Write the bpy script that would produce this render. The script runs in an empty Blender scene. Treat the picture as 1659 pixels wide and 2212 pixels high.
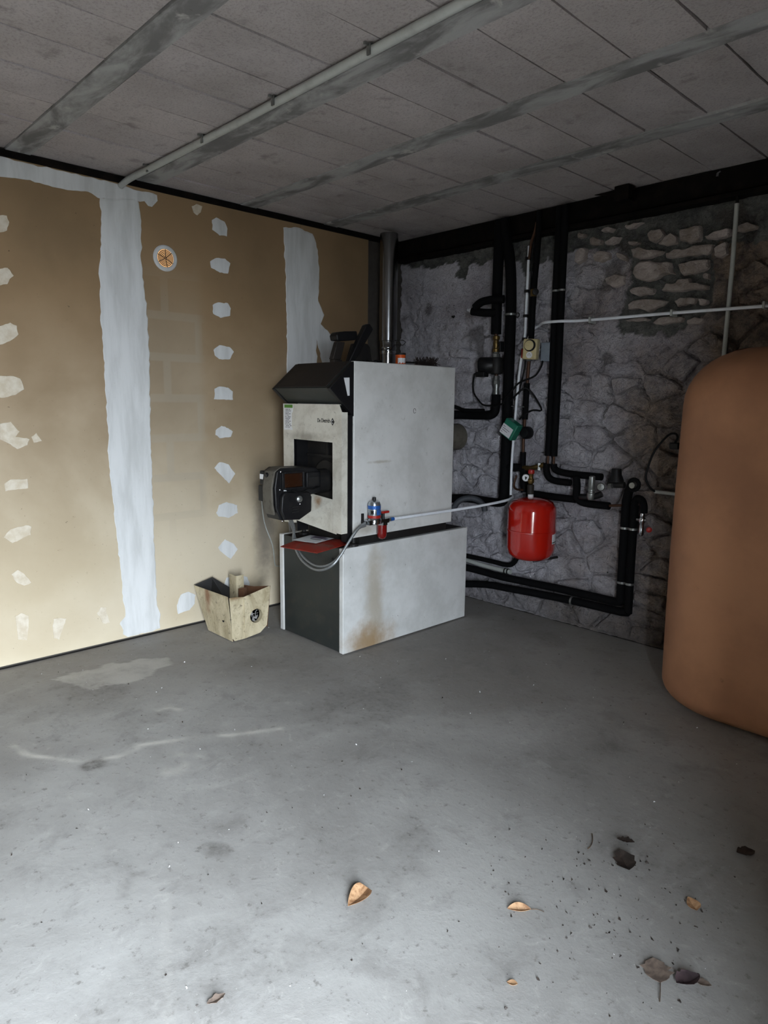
import bpy, math, random
from mathutils import Vector, Matrix, noise

# ------------------------------------------------------------------ camera, world, light, exposure
scene = bpy.context.scene
COL = scene.collection
cam_d = bpy.data.cameras.new('camera')
cam = bpy.data.objects.new('camera', cam_d)
COL.objects.link(cam)
YAW, PITCH, ROLL = 0.8103, 0.15899, 0.01117
_f = Vector((-math.sin(YAW)*math.cos(PITCH), math.cos(YAW)*math.cos(PITCH), -math.sin(PITCH)))
_r = _f.cross(Vector((0, 0, 1))).normalized()
_u = _r.cross(_f)
_r2 = _r*math.cos(ROLL) + _u*math.sin(ROLL)
_u2 = _u*math.cos(ROLL) - _r*math.sin(ROLL)
cam.matrix_world = Matrix(((_r2.x, _u2.x, -_f.x, 3.84), (_r2.y, _u2.y, -_f.y, 0.0), (_r2.z, _u2.z, -_f.z, 1.40), (0, 0, 0, 1)))
cam_d.sensor_fit = 'VERTICAL'
cam_d.sensor_height = 36.0
cam_d.lens = 1479.75*36.0/2212.0
cam_d.clip_start = 0.02
scene.camera = cam

world = bpy.data.worlds.new('overcast_sky')
scene.world = world
world.use_nodes = True
bg = world.node_tree.nodes['Background']
bg.inputs['Strength'].default_value = 20.0
_w = world.node_tree                     # overcast sky: brightest overhead, a third of that at the horizon
_tc = _w.nodes.new('ShaderNodeTexCoord'); _sx = _w.nodes.new('ShaderNodeSeparateXYZ'); _mr = _w.nodes.new('ShaderNodeMapRange')
_cm = _w.nodes.new('ShaderNodeVectorMath'); _cm.operation = 'SCALE'; _cm.inputs[0].default_value = (0.82, 0.91, 1.0)
_w.links.new(_tc.outputs['Generated'], _sx.inputs[0]); _w.links.new(_sx.outputs[2], _mr.inputs['Value'])
_mr.inputs['To Min'].default_value = 0.45; _mr.inputs['To Max'].default_value = 1.0
_w.links.new(_mr.outputs['Result'], _cm.inputs['Scale']); _w.links.new(_cm.outputs[0], bg.inputs['Color'])

# doorway the photographer stands in front of: opening in the right wall, daylight comes through it
XW, XO = 4.24, 4.76            # inner and outer face of the right wall
DY0, DY1, DZ = -0.60, 0.38, 2.06
YB, YF, H = 3.80, -2.60, 2.585  # back wall, front wall, ceiling
pl = bpy.data.lights.new('doorway_daylight', 'AREA')
pl.shape = 'RECTANGLE'
pl.size = DY1-DY0
pl.size_y = DZ
pl.cycles.is_portal = True
plo = bpy.data.objects.new('doorway_daylight', pl)
COL.objects.link(plo)
plo.matrix_world = Matrix(((0, 0, 1, XO+0.01), (1, 0, 0, (DY0+DY1)/2), (0, 1, 0, DZ/2), (0, 0, 0, 1)))

vs = scene.view_settings
scene.display_settings.display_device = 'sRGB'
vs.view_transform = 'Standard'
vs.look = 'None'
vs.gamma = 1.0
vs.use_curve_mapping = False
vs.exposure = 2.87
scene.cycles.use_denoising = True
scene.cycles.max_bounces = 8
scene.cycles.diffuse_bounces = 5
scene.cycles.glossy_bounces = 4
scene.cycles.sample_clamp_indirect = 6.0
PI = math.pi
rnd = random.Random(7)

# ------------------------------------------------------------------ mesh helpers
class MB:
    def __init__(s):
        s.v, s.f = [], []
    def add(s, vs_, fs):
        o = len(s.v)
        s.v += [tuple(p) for p in vs_]
        s.f += [tuple(i+o for i in f) for f in fs]
        return s
    def box(s, x0, x1, y0, y1, z0, z1):
        return s.add([(x0,y0,z0),(x1,y0,z0),(x1,y1,z0),(x0,y1,z0),(x0,y0,z1),(x1,y0,z1),(x1,y1,z1),(x0,y1,z1)],
                     [(3,2,1,0),(4,5,6,7),(0,1,5,4),(1,2,6,5),(2,3,7,6),(3,0,4,7)])
    def xf(s, m, start=0):
        for i in range(start, len(s.v)):
            s.v[i] = tuple(m @ Vector(s.v[i]))
        return s
    def tube(s, pts, r, n=10, cap=True, smooth=0):
        pts = [Vector(p) for p in pts]
        if smooth:
            q = []
            for i in range(len(pts)-1):
                p0, p1, p2, p3 = pts[max(i-1,0)], pts[i], pts[i+1], pts[min(i+2,len(pts)-1)]
                for k in range(smooth):
                    t = k/smooth
                    q.append(0.5*((2*p1)+(p2-p0)*t+(2*p0-5*p1+4*p2-p3)*t*t+(3*p1-p0-3*p2+p3)*t**3))
            q.append(pts[-1]); pts = q
        rs = r if isinstance(r, (list, tuple)) else [r]*len(pts)
        if len(rs) != len(pts):
            rs = [rs[min(int(i*len(rs)/len(pts)), len(rs)-1)] for i in range(len(pts))]
        vv, ff = [], []
        t0 = (pts[1]-pts[0]).normalized()
        a = Vector((0,0,1)) if abs(t0.z) < 0.9 else Vector((1,0,0))
        nrm = t0.cross(a).normalized()
        for i, p in enumerate(pts):
            if i == 0: t = pts[1]-pts[0]
            elif i == len(pts)-1: t = pts[-1]-pts[-2]
            else: t = (pts[i+1]-p).normalized()+(p-pts[i-1]).normalized()
            t = t.normalized() if t.length > 1e-9 else t0
            nrm = (nrm - t*nrm.dot(t))
            nrm = nrm.normalized() if nrm.length > 1e-6 else t.orthogonal().normalized()
            b = t.cross(nrm)
            for k in range(n):
                an = 2*PI*k/n
                vv.append(p+(nrm*math.cos(an)+b*math.sin(an))*rs[i])
            if i:
                o = (i-1)*n
                for k in range(n):
                    k2 = (k+1) % n
                    ff.append((o+k, o+k2, o+n+k2, o+n+k))
        if cap:
            ff.append(tuple(reversed(range(n))))
            ff.append(tuple(range(len(pts)*n-n, len(pts)*n)))
        return s.add(vv, ff)
    def cyl(s, p0, p1, r, n=16, r1=None):
        return s.tube([p0, p1], [r, r if r1 is None else r1], n)
    def lathe(s, prof, c=(0,0,0), n=24, axis=(0,0,1)):
        q = Vector((0,0,1)).rotation_difference(Vector(axis)).to_matrix()
        vv, ff = [], []
        c = Vector(c)
        for (r, z) in prof:
            for k in range(n):
                a = 2*PI*k/n
                vv.append(c + q @ Vector((r*math.cos(a), r*math.sin(a), z)))
        for i in range(len(prof)-1):
            for k in range(n):
                k2 = (k+1) % n
                ff.append((i*n+k, i*n+k2, (i+1)*n+k2, (i+1)*n+k))
        ff.append(tuple(reversed(range(n))))
        ff.append(tuple(range((len(prof)-1)*n, len(prof)*n)))
        return s.add(vv, ff)
    def prism(s, poly, ax, a0, a1):
        """poly is a list of 2-D points; ax the axis it is extruded along ('x': (y,z), 'y': (x,z), 'z': (x,y))"""
        def P(p, a):
            return {'x': (a,p[0],p[1]), 'y': (p[0],a,p[1]), 'z': (p[0],p[1],a)}[ax]
        n = len(poly)
        return s.add([P(p,a0) for p in poly]+[P(p,a1) for p in poly],
                     [tuple(range(n)), tuple(reversed(range(n,2*n)))]+[(i,i+n,(i+1)%n+n,(i+1)%n) for i in range(n)])

ROOTS = {}
def world_loc(o):
    l = Vector((0,0,0))
    while o is not None:
        l += o.location
        o = o.parent
    return l
def obj(name, mb, mat, parent=None, smooth=False, bevel=0, base=None, seg=2):
    me = bpy.data.meshes.new(name)
    off = world_loc(parent) if parent else (Vector(base) if base else Vector((0,0,0)))
    me.from_pydata([(x-off.x, y-off.y, z-off.z) for x, y, z in mb.v], [], mb.f)
    me.validate()
    import bmesh
    bm = bmesh.new(); bm.from_mesh(me)
    bmesh.ops.recalc_face_normals(bm, faces=bm.faces)
    bm.to_mesh(me); bm.free()
    if smooth:
        me.polygons.foreach_set('use_smooth', [True]*len(me.polygons))
        me.set_sharp_from_angle(angle=math.radians(40))
    me.materials.append(mat)
    o = bpy.data.objects.new(name, me)
    COL.objects.link(o)
    if parent: o.parent = parent
    elif base: o.location = base
    if bevel:
        b = o.modifiers.new('edge', 'BEVEL'); b.width = bevel; b.segments = seg; b.limit_method = 'ANGLE'
        b.angle_limit = math.radians(35)
        me.polygons.foreach_set('use_smooth', [True]*len(me.polygons))
        me.set_sharp_from_angle(angle=math.radians(60))
    return o
def tag(o, label=None, cat=None, group=None, kind=None):
    if label: o['label'] = label
    if cat: o['category'] = cat
    if group: o['group'] = group
    if kind: o['kind'] = kind
    return o
def thing(name, label, cat, loc, group=None):
    o = bpy.data.objects.new(name, None)
    o.empty_display_size = 0.05
    COL.objects.link(o)
    o.location = loc
    return tag(o, label, cat, group)
def centre(mb):
    xs = [p[0] for p in mb.v]; ys = [p[1] for p in mb.v]; zs = [p[2] for p in mb.v]
    return ((min(xs)+max(xs))/2, (min(ys)+max(ys))/2, min(zs))
def single(name, mb, mat, label, cat, group=None, **kw):
    return tag(obj(name, mb, mat, base=centre(mb), **kw), label, cat, group)

# ------------------------------------------------------------------ materials
def hexc(h):
    h = h.lstrip('#')
    c = [int(h[i:i+2],16)/255 for i in (0,2,4)]
    return tuple(x/12.92 if x <= 0.04045 else ((x+0.055)/1.055)**2.4 for x in c)+(1,)
class NT:
    def __init__(s, name):
        s.m = bpy.data.materials.new(name); s.m.use_nodes = True
        s.t = s.m.node_tree
        s.b = s.t.nodes['Principled BSDF']
    def n(s, typ, **kw):
        x = s.t.nodes.new(typ)
        for k, v in kw.items(): setattr(x, k, v)
        return x
    def l(s, a, b): s.t.links.new(a, b)
    def pos(s, obj_space=False):
        if obj_space: return s.n('ShaderNodeTexCoord').outputs['Object']
        return s.n('ShaderNodeNewGeometry').outputs['Position']
    def noise(s, vec, scale, detail=6, rough=0.6, dist=0.0, off=None, stretch=None):
        if off or stretch:
            mp = s.n('ShaderNodeMapping'); s.l(vec, mp.inputs['Vector'])
            if off: mp.inputs['Location'].default_value = off
            if stretch: mp.inputs['Scale'].default_value = stretch
            vec = mp.outputs['Vector']
        x = s.n('ShaderNodeTexNoise')
        s.l(vec, x.inputs['Vector'])
        x.inputs['Scale'].default_value = scale; x.inputs['Detail'].default_value = detail
        x.inputs['Roughness'].default_value = rough; x.inputs['Distortion'].default_value = dist
        return x.outputs['Fac']
    def ramp(s, fac, lo, hi, a=0.0, b=1.0):
        x = s.n('ShaderNodeMapRange'); x.interpolation_type = 'SMOOTHSTEP'
        s.l(fac, x.inputs['Value'])
        x.inputs['From Min'].default_value = lo; x.inputs['From Max'].default_value = hi
        x.inputs['To Min'].default_value = a; x.inputs['To Max'].default_value = b
        return x.outputs['Result']
    def math(s, op, a, b=None, c=None):
        x = s.n('ShaderNodeMath', operation=op)
        for i, q in enumerate((a, b, c)):
            if q is None: continue
            if isinstance(q, (int, float)): x.inputs[i].default_value = q
            else: s.l(q, x.inputs[i])
        return x.outputs[0]
    def mix(s, fac, a, b, blend='MIX'):
        x = s.n('ShaderNodeMix', data_type='RGBA', blend_type=blend)
        for i, q in ((0,fac),(6,a),(7,b)):
            if isinstance(q, (int, float)): x.inputs[i].default_value = q
            elif isinstance(q, tuple): x.inputs[i].default_value = q
            else: s.l(q, x.inputs[i])
        return x.outputs[2]
    def xyz(s, vec):
        x = s.n('ShaderNodeSeparateXYZ'); s.l(vec, x.inputs[0]); return x.outputs
    def spot(s, vec, c, r, soft=0.6, wob=0.3, scale=9):
        """soft elliptic patch with a wandering edge, centre c and half-axes r"""
        sub = s.n('ShaderNodeVectorMath', operation='SUBTRACT'); s.l(vec, sub.inputs[0]); sub.inputs[1].default_value = c
        dv = s.n('ShaderNodeVectorMath', operation='DIVIDE'); s.l(sub.outputs[0], dv.inputs[0]); dv.inputs[1].default_value = r
        ln = s.n('ShaderNodeVectorMath', operation='LENGTH'); s.l(dv.outputs[0], ln.inputs[0])
        nz = s.noise(vec, scale, 5, 0.65)
        d = s.math('ADD', ln.outputs['Value'], s.math('MULTIPLY', s.math('SUBTRACT', nz, 0.5), wob*4))
        return s.ramp(d, 1.0, 1.0-soft)
    def bump(s, h, strength=0.3, dist=0.01, prev=None):
        x = s.n('ShaderNodeBump'); x.inputs['Strength'].default_value = strength; x.inputs['Distance'].default_value = dist
        s.l(h, x.inputs['Height'])
        if prev is not None: s.l(prev, x.inputs['Normal'])
        return x.outputs['Normal']
    def out(s, col=None, rough=None, metal=None, normal=None, spec=None):
        for k, q in (('Base Color',col),('Roughness',rough),('Metallic',metal),('Normal',normal),('Specular IOR Level',spec)):
            if q is None: continue
            if isinstance(q, (int, float, tuple)): s.b.inputs[k].default_value = q
            else: s.l(q, s.b.inputs[k])
        return s.m
MC = {}
def flat(name, hexcol, rough=0.5, metal=0.0, dirt=0.25, scale=25, spec=0.5, dirtcol='#2a2622'):
    """plain paint, plastic or metal with a little grime"""
    if name in MC: return MC[name]
    t = NT(name)
    p = t.pos(True)
    n1 = t.noise(p, scale, 6, 0.65)
    g = t.ramp(n1, 0.45, 0.8, 0, dirt)
    c = t.mix(g, hexc(hexcol), hexc(dirtcol))
    r = t.math('ADD', t.math('MULTIPLY', t.math('SUBTRACT', n1, 0.5), 0.25), rough)
    MC[name] = t.out(c, r, metal, None, spec)
    return MC[name]

# ---- setting materials
def limewash_nodes(t, p):
    """old limewash over rubble: lavender grey, dirty patches, brown damp stain towards the oil tank"""
    n1 = t.noise(p, 3.2, 8, 0.62, 0.4)
    n2 = t.noise(p, 14, 8, 0.7)
    n3 = t.noise(p, 55, 5, 0.7)
    c = t.mix(t.ramp(n1, 0.30, 0.72), hexc('#e2e0e8'), hexc('#b4b0b8'))
    c = t.mix(t.ramp(n2, 0.54, 0.74, 0, 0.6), c, hexc('#6f6967'))
    c = t.mix(t.ramp(t.noise(p, 30, 6, 0.7, 0.8, off=(2,2,5)), 0.60, 0.71, 0, 0.7), c, hexc('#544e4b'))
    c = t.mix(t.ramp(n3, 0.58, 0.74, 0, 0.6), c, hexc('#e0dcdf'))
    x = t.xyz(p)
    br = t.math('ADD', x[0], t.math('MULTIPLY', t.math('SUBTRACT', t.noise(p, 2.1, 7, 0.6, 0.3), 0.5), 2.4))
    br = t.ramp(br, 1.15, 2.5, 0, 0.9)
    c = t.mix(br, c, t.mix(t.ramp(n2, 0.35, 0.65), hexc('#94806a'), hexc('#54473c')))
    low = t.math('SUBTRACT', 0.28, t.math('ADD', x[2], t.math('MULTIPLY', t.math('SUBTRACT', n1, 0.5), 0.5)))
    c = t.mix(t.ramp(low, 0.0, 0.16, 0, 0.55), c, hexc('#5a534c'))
    nb = t.bump(n2, 1.0, 0.05)
    nb = t.bump(t.noise(p, 26, 4, 0.55, 1.2, off=(7,1,3)), 1.0, 0.03, nb)
    nb = t.bump(n3, 0.8, 0.012, nb)
    return c, nb
t = NT('limewash'); p = t.pos(); c, nb = limewash_nodes(t, p)
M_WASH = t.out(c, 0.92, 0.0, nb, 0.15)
t = NT('rubble_wall'); p = t.pos(); c, nb = limewash_nodes(t, p)
at = t.n('ShaderNodeVertexColor', layer_name='mask')
mk = t.n('ShaderNodeSeparateColor'); t.l(at.outputs['Color'], mk.inputs[0])
mort = t.mix(t.ramp(t.noise(p, 11, 7, 0.65), 0.35, 0.7), hexc('#5a5c5a'), hexc('#82827e'))
c = t.mix(mk.outputs[0], c, mort)
c = t.mix(mk.outputs[1], c, hexc('#4a443f'))
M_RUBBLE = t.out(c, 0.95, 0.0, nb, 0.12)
t = NT('field_stone'); p = t.pos()
n1 = t.noise(p, 7, 8, 0.65, 0.3); n2 = t.noise(p, 45, 6, 0.7)
c = t.mix(t.ramp(n1, 0.32, 0.68), hexc('#bab0ab'), hexc('#8d8279'))
c = t.mix(t.ramp(n2, 0.58, 0.78, 0, 0.75), c, hexc('#574e48'))
M_STONE = t.out(c, 0.9, 0.0, t.bump(n2, 0.9, 0.012, t.bump(n1, 0.9, 0.04)), 0.15)

t = NT('plasterboard_paper'); p = t.pos()
n1 = t.noise(p, 1.3, 5, 0.55, 0.2); n2 = t.noise(p, 40, 5, 0.6); n3 = t.noise(p, 400, 3, 0.6)
x = t.xyz(p)
# paper colour browner and darker towards the top, paler and greyer below
height_tone = t.ramp(t.math('ADD', x[2], t.math('MULTIPLY', t.math('SUBTRACT', n1, 0.5), 0.9)), 0.25, 2.05)
c = t.mix(height_tone, t.mix(t.ramp(n1, 0.35, 0.68), hexc('#c6baa4'), hexc('#b9ab92')), t.mix(t.ramp(n1, 0.35, 0.68), hexc('#937a5c'), hexc('#836d52')))
c = t.mix(t.ramp(n2, 0.6, 0.8, 0, 0.3), c, hexc('#7d6b55'))
c = t.mix(t.ramp(t.noise(p, 75, 3, 0.5, 0.6, off=(3,3,3)), 0.735, 0.76, 0, 0.75), c, hexc('#3f362c'))
# greyer washed strip with ghosted block pattern between the joint and the screw row
gp = t.n('ShaderNodeCombineXYZ'); t.l(x[1], gp.inputs[0]); t.l(x[2], gp.inputs[1])
bk = t.n('ShaderNodeTexBrick'); t.l(gp.outputs[0], bk.inputs['Vector'])
bk.inputs['Scale'].default_value = 1.0; bk.inputs['Brick Width'].default_value = 0.42; bk.inputs['Row Height'].default_value = 0.235
bk.inputs['Mortar Size'].default_value = 0.028; bk.inputs['Mortar Smooth'].default_value = 0.35
bk.inputs['Color1'].default_value = (0.35,)*3+(1,); bk.inputs['Color2'].default_value = (0.6,)*3+(1,); bk.inputs['Mortar'].default_value = (1,)*3+(1,)
strip = t.math('MULTIPLY', t.ramp(x[1], 1.72, 1.80), t.ramp(x[1], 2.16, 2.08))
strip = t.math('MULTIPLY', strip, t.math('MULTIPLY', t.ramp(x[2], 0.45, 0.9), t.ramp(x[2], 2.3, 1.7)))
strip = t.math('MULTIPLY', strip, t.math('MULTIPLY', bk.outputs['Color'], 0.55))
c = t.mix(strip, c, hexc('#a59c8c'))
c = t.mix(t.spot(p, (0, 2.55, 0.55), (0.3, 0.13, 0.55), 0.8, 0.25, 5), c, hexc('#7c7468'))  # shadow of burner and boiler painted into the board as a grey patch
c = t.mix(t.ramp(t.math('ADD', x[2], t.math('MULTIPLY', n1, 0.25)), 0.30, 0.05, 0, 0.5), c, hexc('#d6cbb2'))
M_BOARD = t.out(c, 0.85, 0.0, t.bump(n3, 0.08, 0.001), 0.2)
t = NT('joint_compound'); p = t.pos()
n1 = t.noise(p, 6, 6, 0.6, 0.2, stretch=(1, 2.2, 0.35)); n2 = t.noise(p, 60, 4, 0.6)
c = t.mix(t.ramp(n1, 0.35, 0.7), hexc('#d3d4d4'), hexc('#bfc0bf'))
c = t.mix(t.ramp(n2, 0.62, 0.8, 0, 0.25), c, hexc('#a39c92'))
M_COMP = t.out(c, 0.8, 0.0, t.bump(n1, 0.15, 0.004), 0.25)
t = NT('thin_compound'); p = t.pos()
n1 = t.noise(p, 25, 6, 0.6)
c = t.mix(t.ramp(n1, 0.3, 0.7), hexc('#cfc6b6'), hexc('#bdb09b'))
M_COMP2 = t.out(c, 0.8, 0.0, t.bump(n1, 0.15, 0.003), 0.25)

t = NT('ceiling_block'); p = t.pos()
n1 = t.noise(p, 2.2, 6, 0.6); n2 = t.noise(p, 110, 5, 0.7); n3 = t.noise(p, 9, 6, 0.6)
oi = t.n('ShaderNodeObjectInfo')
c = t.mix(t.ramp(n1, 0.3, 0.7), hexc('#b4aeae'), hexc('#9d9796'))
c = t.mix(t.math('MULTIPLY', oi.outputs['Random'], 0.35), c, hexc('#bab2ae'))
c = t.mix(t.ramp(n2, 0.48, 0.66, 0, 0.35), c, hexc('#655f5e'))
c = t.mix(t.ramp(n3, 0.56, 0.76, 0, 0.6), c, hexc('#736d6b'))
M_BLOCK = t.out(c, 0.95, 0.0, t.bump(n2, 0.6, 0.004), 0.1)
t = NT('joist_concrete'); p = t.pos()
n1 = t.noise(p, 5, 7, 0.62, 0.5, stretch=(0.6, 1.6, 1)); n2 = t.noise(p, 60, 5, 0.6)
c = t.mix(t.ramp(n1, 0.38, 0.62), hexc('#a5a5a4'), hexc('#747372'))
c = t.mix(t.ramp(t.noise(p, 9, 5, 0.6, 0.4, off=(3,1,0)), 0.60, 0.72, 0, 0.7), c, hexc('#c0bdb9'))
c = t.mix(t.ramp(n2, 0.6, 0.8, 0, 0.4), c, hexc('#55524f'))
M_JOIST = t.out(c, 0.9, 0.0, t.bump(n2, 0.4, 0.003), 0.15)
t = NT('slab_mortar'); p = t.pos()
M_SLAB = t.out(t.mix(t.noise(p, 20), hexc('#3b3835'), hexc('#55514d')), 0.95, 0, None, 0.1)
t = NT('dark_steel'); p = t.pos()
n1 = t.noise(p, 12, 7, 0.65)
M_BEAM = t.out(t.mix(t.ramp(n1, 0.4, 0.75), hexc('#0b0908'), hexc('#1a1411')), 0.85, 0, t.bump(n1, 0.3, 0.004), 0.12)

t = NT('concrete_floor'); p = t.pos()
n1 = t.noise(p, 1.1, 8, 0.6, 0.5); n2 = t.noise(p, 6, 8, 0.68, 0.3); n3 = t.noise(p, 38, 6, 0.7); n4 = t.noise(p, 180, 4, 0.7)
n5 = t.noise(p, 2.6, 8, 0.66, 1.2, off=(4,2,0), stretch=(1.7, 0.7, 1))
c = t.mix(t.ramp(n1, 0.32, 0.66), hexc('#a09f9c'), hexc('#8a8885'))
c = t.mix(t.ramp(n2, 0.50, 0.72, 0, 0.45), c, hexc('#6f6c69'))
c = t.mix(t.ramp(t.noise(p, 13, 7, 0.7, 1.0, off=(9,4,0)), 0.56, 0.70, 0, 0.4), c, hexc('#b0aeaa'))
c = t.mix(t.ramp(n5, 0.55, 0.72, 0, 0.3), c, hexc('#b0afab'))
c = t.mix(t.ramp(n3, 0.57, 0.70, 0, 0.6), c, hexc('#625e5a'))
c = t.mix(t.ramp(n4, 0.64, 0.74, 0, 0.7), c, hexc('#4a4743'))
c = t.mix(t.ramp(t.noise(p, 130, 3, 0.6, off=(1,7,0)), 0.70, 0.76, 0, 0.7), c, hexc('#cfcdc8'))
at = t.n('ShaderNodeVertexColor', layer_name='mask')
mk = t.n('ShaderNodeSeparateColor'); t.l(at.outputs['Color'], mk.inputs[0])
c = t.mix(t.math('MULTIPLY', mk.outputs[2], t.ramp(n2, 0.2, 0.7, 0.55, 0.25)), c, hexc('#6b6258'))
c = t.mix(t.math('MULTIPLY', mk.outputs[0], t.ramp(n2, 0.25, 0.6, 0.25, 1.0)), c, hexc('#c6c3bc'))
c = t.mix(t.math('MULTIPLY', mk.outputs[1], t.ramp(n3, 0.3, 0.65, 0.4, 1.0)), c, hexc('#504c48'))
nb = t.bump(n2, 0.20, 0.012); nb = t.bump(n3, 0.25, 0.003, nb); nb = t.bump(n4, 0.2, 0.001, nb)
M_FLOOR = t.out(c, t.ramp(n2, 0.3, 0.7, 0.62, 0.85), 0.0, nb, 0.35)
M_RENDER = flat('old_render', '#6f665c', 0.9, 0, 0.35, 6)
M_GRAVEL = flat('driveway_gravel', '#3f3d39', 0.95, 0, 0.4, 12)

# ------------------------------------------------------------------ the room
def structure(name, mb, mat, parent=None, **kw):
    o = obj(name, mb, mat, parent, **kw)
    if not parent: o['kind'] = 'structure'
    return o

def seg_d(px, py, a, b):
    dx, dy = b[0]-a[0], b[1]-a[1]
    tt = max(0, min(1, ((px-a[0])*dx+(py-a[1])*dy)/(dx*dx+dy*dy+1e-12)))
    return math.hypot(px-a[0]-dx*tt, py-a[1]-dy*tt)
def line_d(px, py, L): return min(seg_d(px, py, L[i], L[i+1]) for i in range(len(L)-1))
def inside(px, py, L):
    r = False; j = len(L)-1
    for i in range(len(L)):
        if (L[i][1] > py) != (L[j][1] > py) and px < (L[j][0]-L[i][0])*(py-L[i][1])/(L[j][1]-L[i][1])+L[i][0]:
            r = not r
        j = i
    return r
def sstep(a, b, x):
    q = max(0, min(1, (x-a)/(b-a))); return q*q*(3-2*q)

# floor: dense grid with slight waviness; salt lines, oil spots and dirt carried as colour masks
SALT = [[(0.916,0.711),(1.052,0.749),(1.149,0.813),(1.252,0.900),(1.297,0.992),(1.287,1.062),(1.257,1.085),(1.297,1.187),(1.337,1.291),(1.428,1.415),(1.521,1.587)],
        [(0.999,1.277),(1.002,1.331),(1.069,1.354)]]
SCRATCH = [(2.137,0.775),(2.296,0.695),(2.472,0.614),(2.524,0.597)]
HOOK = [(2.06,0.68),(2.005,0.717),(1.985,0.74),(2.003,0.765)]
step = 0.0155
nx = int(XW/step)+1; ny = int((YB-YF)/step)+1
vv, cols = [], []
for j in range(ny+1):
    y = YF+(YB-YF)*j/ny
    for i in range(nx+1):
        x = XW*i/nx
        n_ = noise.noise((x*0.7, y*0.7, 0.3))
        vv.append((x, y, 0.004*n_-0.004))
        wx = x+0.03*noise.noise((x*5, y*5, 1)); wy = y+0.03*noise.noise((x*5, y*5, 9))
        salt = dark = dirt = 0.0
        if 0.7 < x < 1.8 and 0.5 < y < 1.8:
            d = min(line_d(wx, wy, L) for L in SALT)
            salt = (1-sstep(0.002, 0.022, d))*0.75*sstep(-0.45, 0.25, noise.noise((x*9, y*9, 6)))+0.12*(1-sstep(0.0, 0.07, d))
            salt = max(salt, 0.75*(1-sstep(0.3, 1.0, math.hypot((wx-1.49)/0.10, (wy-1.15)/0.12)))*sstep(-0.2, 0.3, noise.noise((x*14, y*14, 2))))
        if inside(wx+0.06*noise.noise((x*9,y*9,4)), wy, [(0.30,1.05),(0.30,1.36),(0.40,1.62),(0.52,1.60),(0.62,1.40),(0.56,1.16)]): salt = max(salt, 0.55)
        if 1.9 < x < 2.7 and 0.5 < y < 0.9:
            salt = max(salt, 0.15*(1-sstep(0.002, 0.022, line_d(x, y, SCRATCH))))
            dark = max(dark, 0.4*(1-sstep(0.002, 0.022, line_d(x, y, HOOK))))
        dark = max(dark, 0.75*(1-sstep(0.4, 1.0, math.hypot((wx-1.285)/0.07, (wy-0.90)/0.06))))
        dark = max(dark, 0.6*(1-sstep(0.4, 1.0, math.hypot((wx-2.054)/0.07, (wy-0.974)/0.05))))
        dark = max(dark, 0.30*sstep(0.20, 0.75, noise.fractal((x*2.2, y*2.2, 7), 0.9, 2.0, 6)))
        # brown dirt trodden in around the boiler, fading towards the doorway
        q = (3.84-x)*0.70+y*0.72+0.45*noise.noise((x*1.3, y*1.3, 5))
        dirt = 0.8*sstep(2.6, 3.7, q)
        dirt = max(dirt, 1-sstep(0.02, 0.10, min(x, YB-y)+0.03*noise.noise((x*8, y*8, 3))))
        cols.append((salt, dark, dirt, 1))
ff = [(j*(nx+1)+i, j*(nx+1)+i+1, (j+1)*(nx+1)+i+1, (j+1)*(nx+1)+i) for j in range(ny) for i in range(nx)]
me = bpy.data.meshes.new('floor'); me.from_pydata(vv, [], ff)
me.polygons.foreach_set('use_smooth', [True]*len(me.polygons))
ca = me.color_attributes.new('mask', 'FLOAT_COLOR', 'POINT'); ca.data.foreach_set('color', [q for c4 in cols for q in c4])
me.materials.append(M_FLOOR)
floor = bpy.data.objects.new('floor', me); COL.objects.link(floor); floor['kind'] = 'structure'
structure('floor_slab', MB().box(-0.4, XO, YF-0.3, YB+0.4, -0.25, -0.012), M_SLAB)
structure('driveway', MB().box(XO, 26, -16, 16, -0.2, -0.03), M_GRAVEL)

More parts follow.
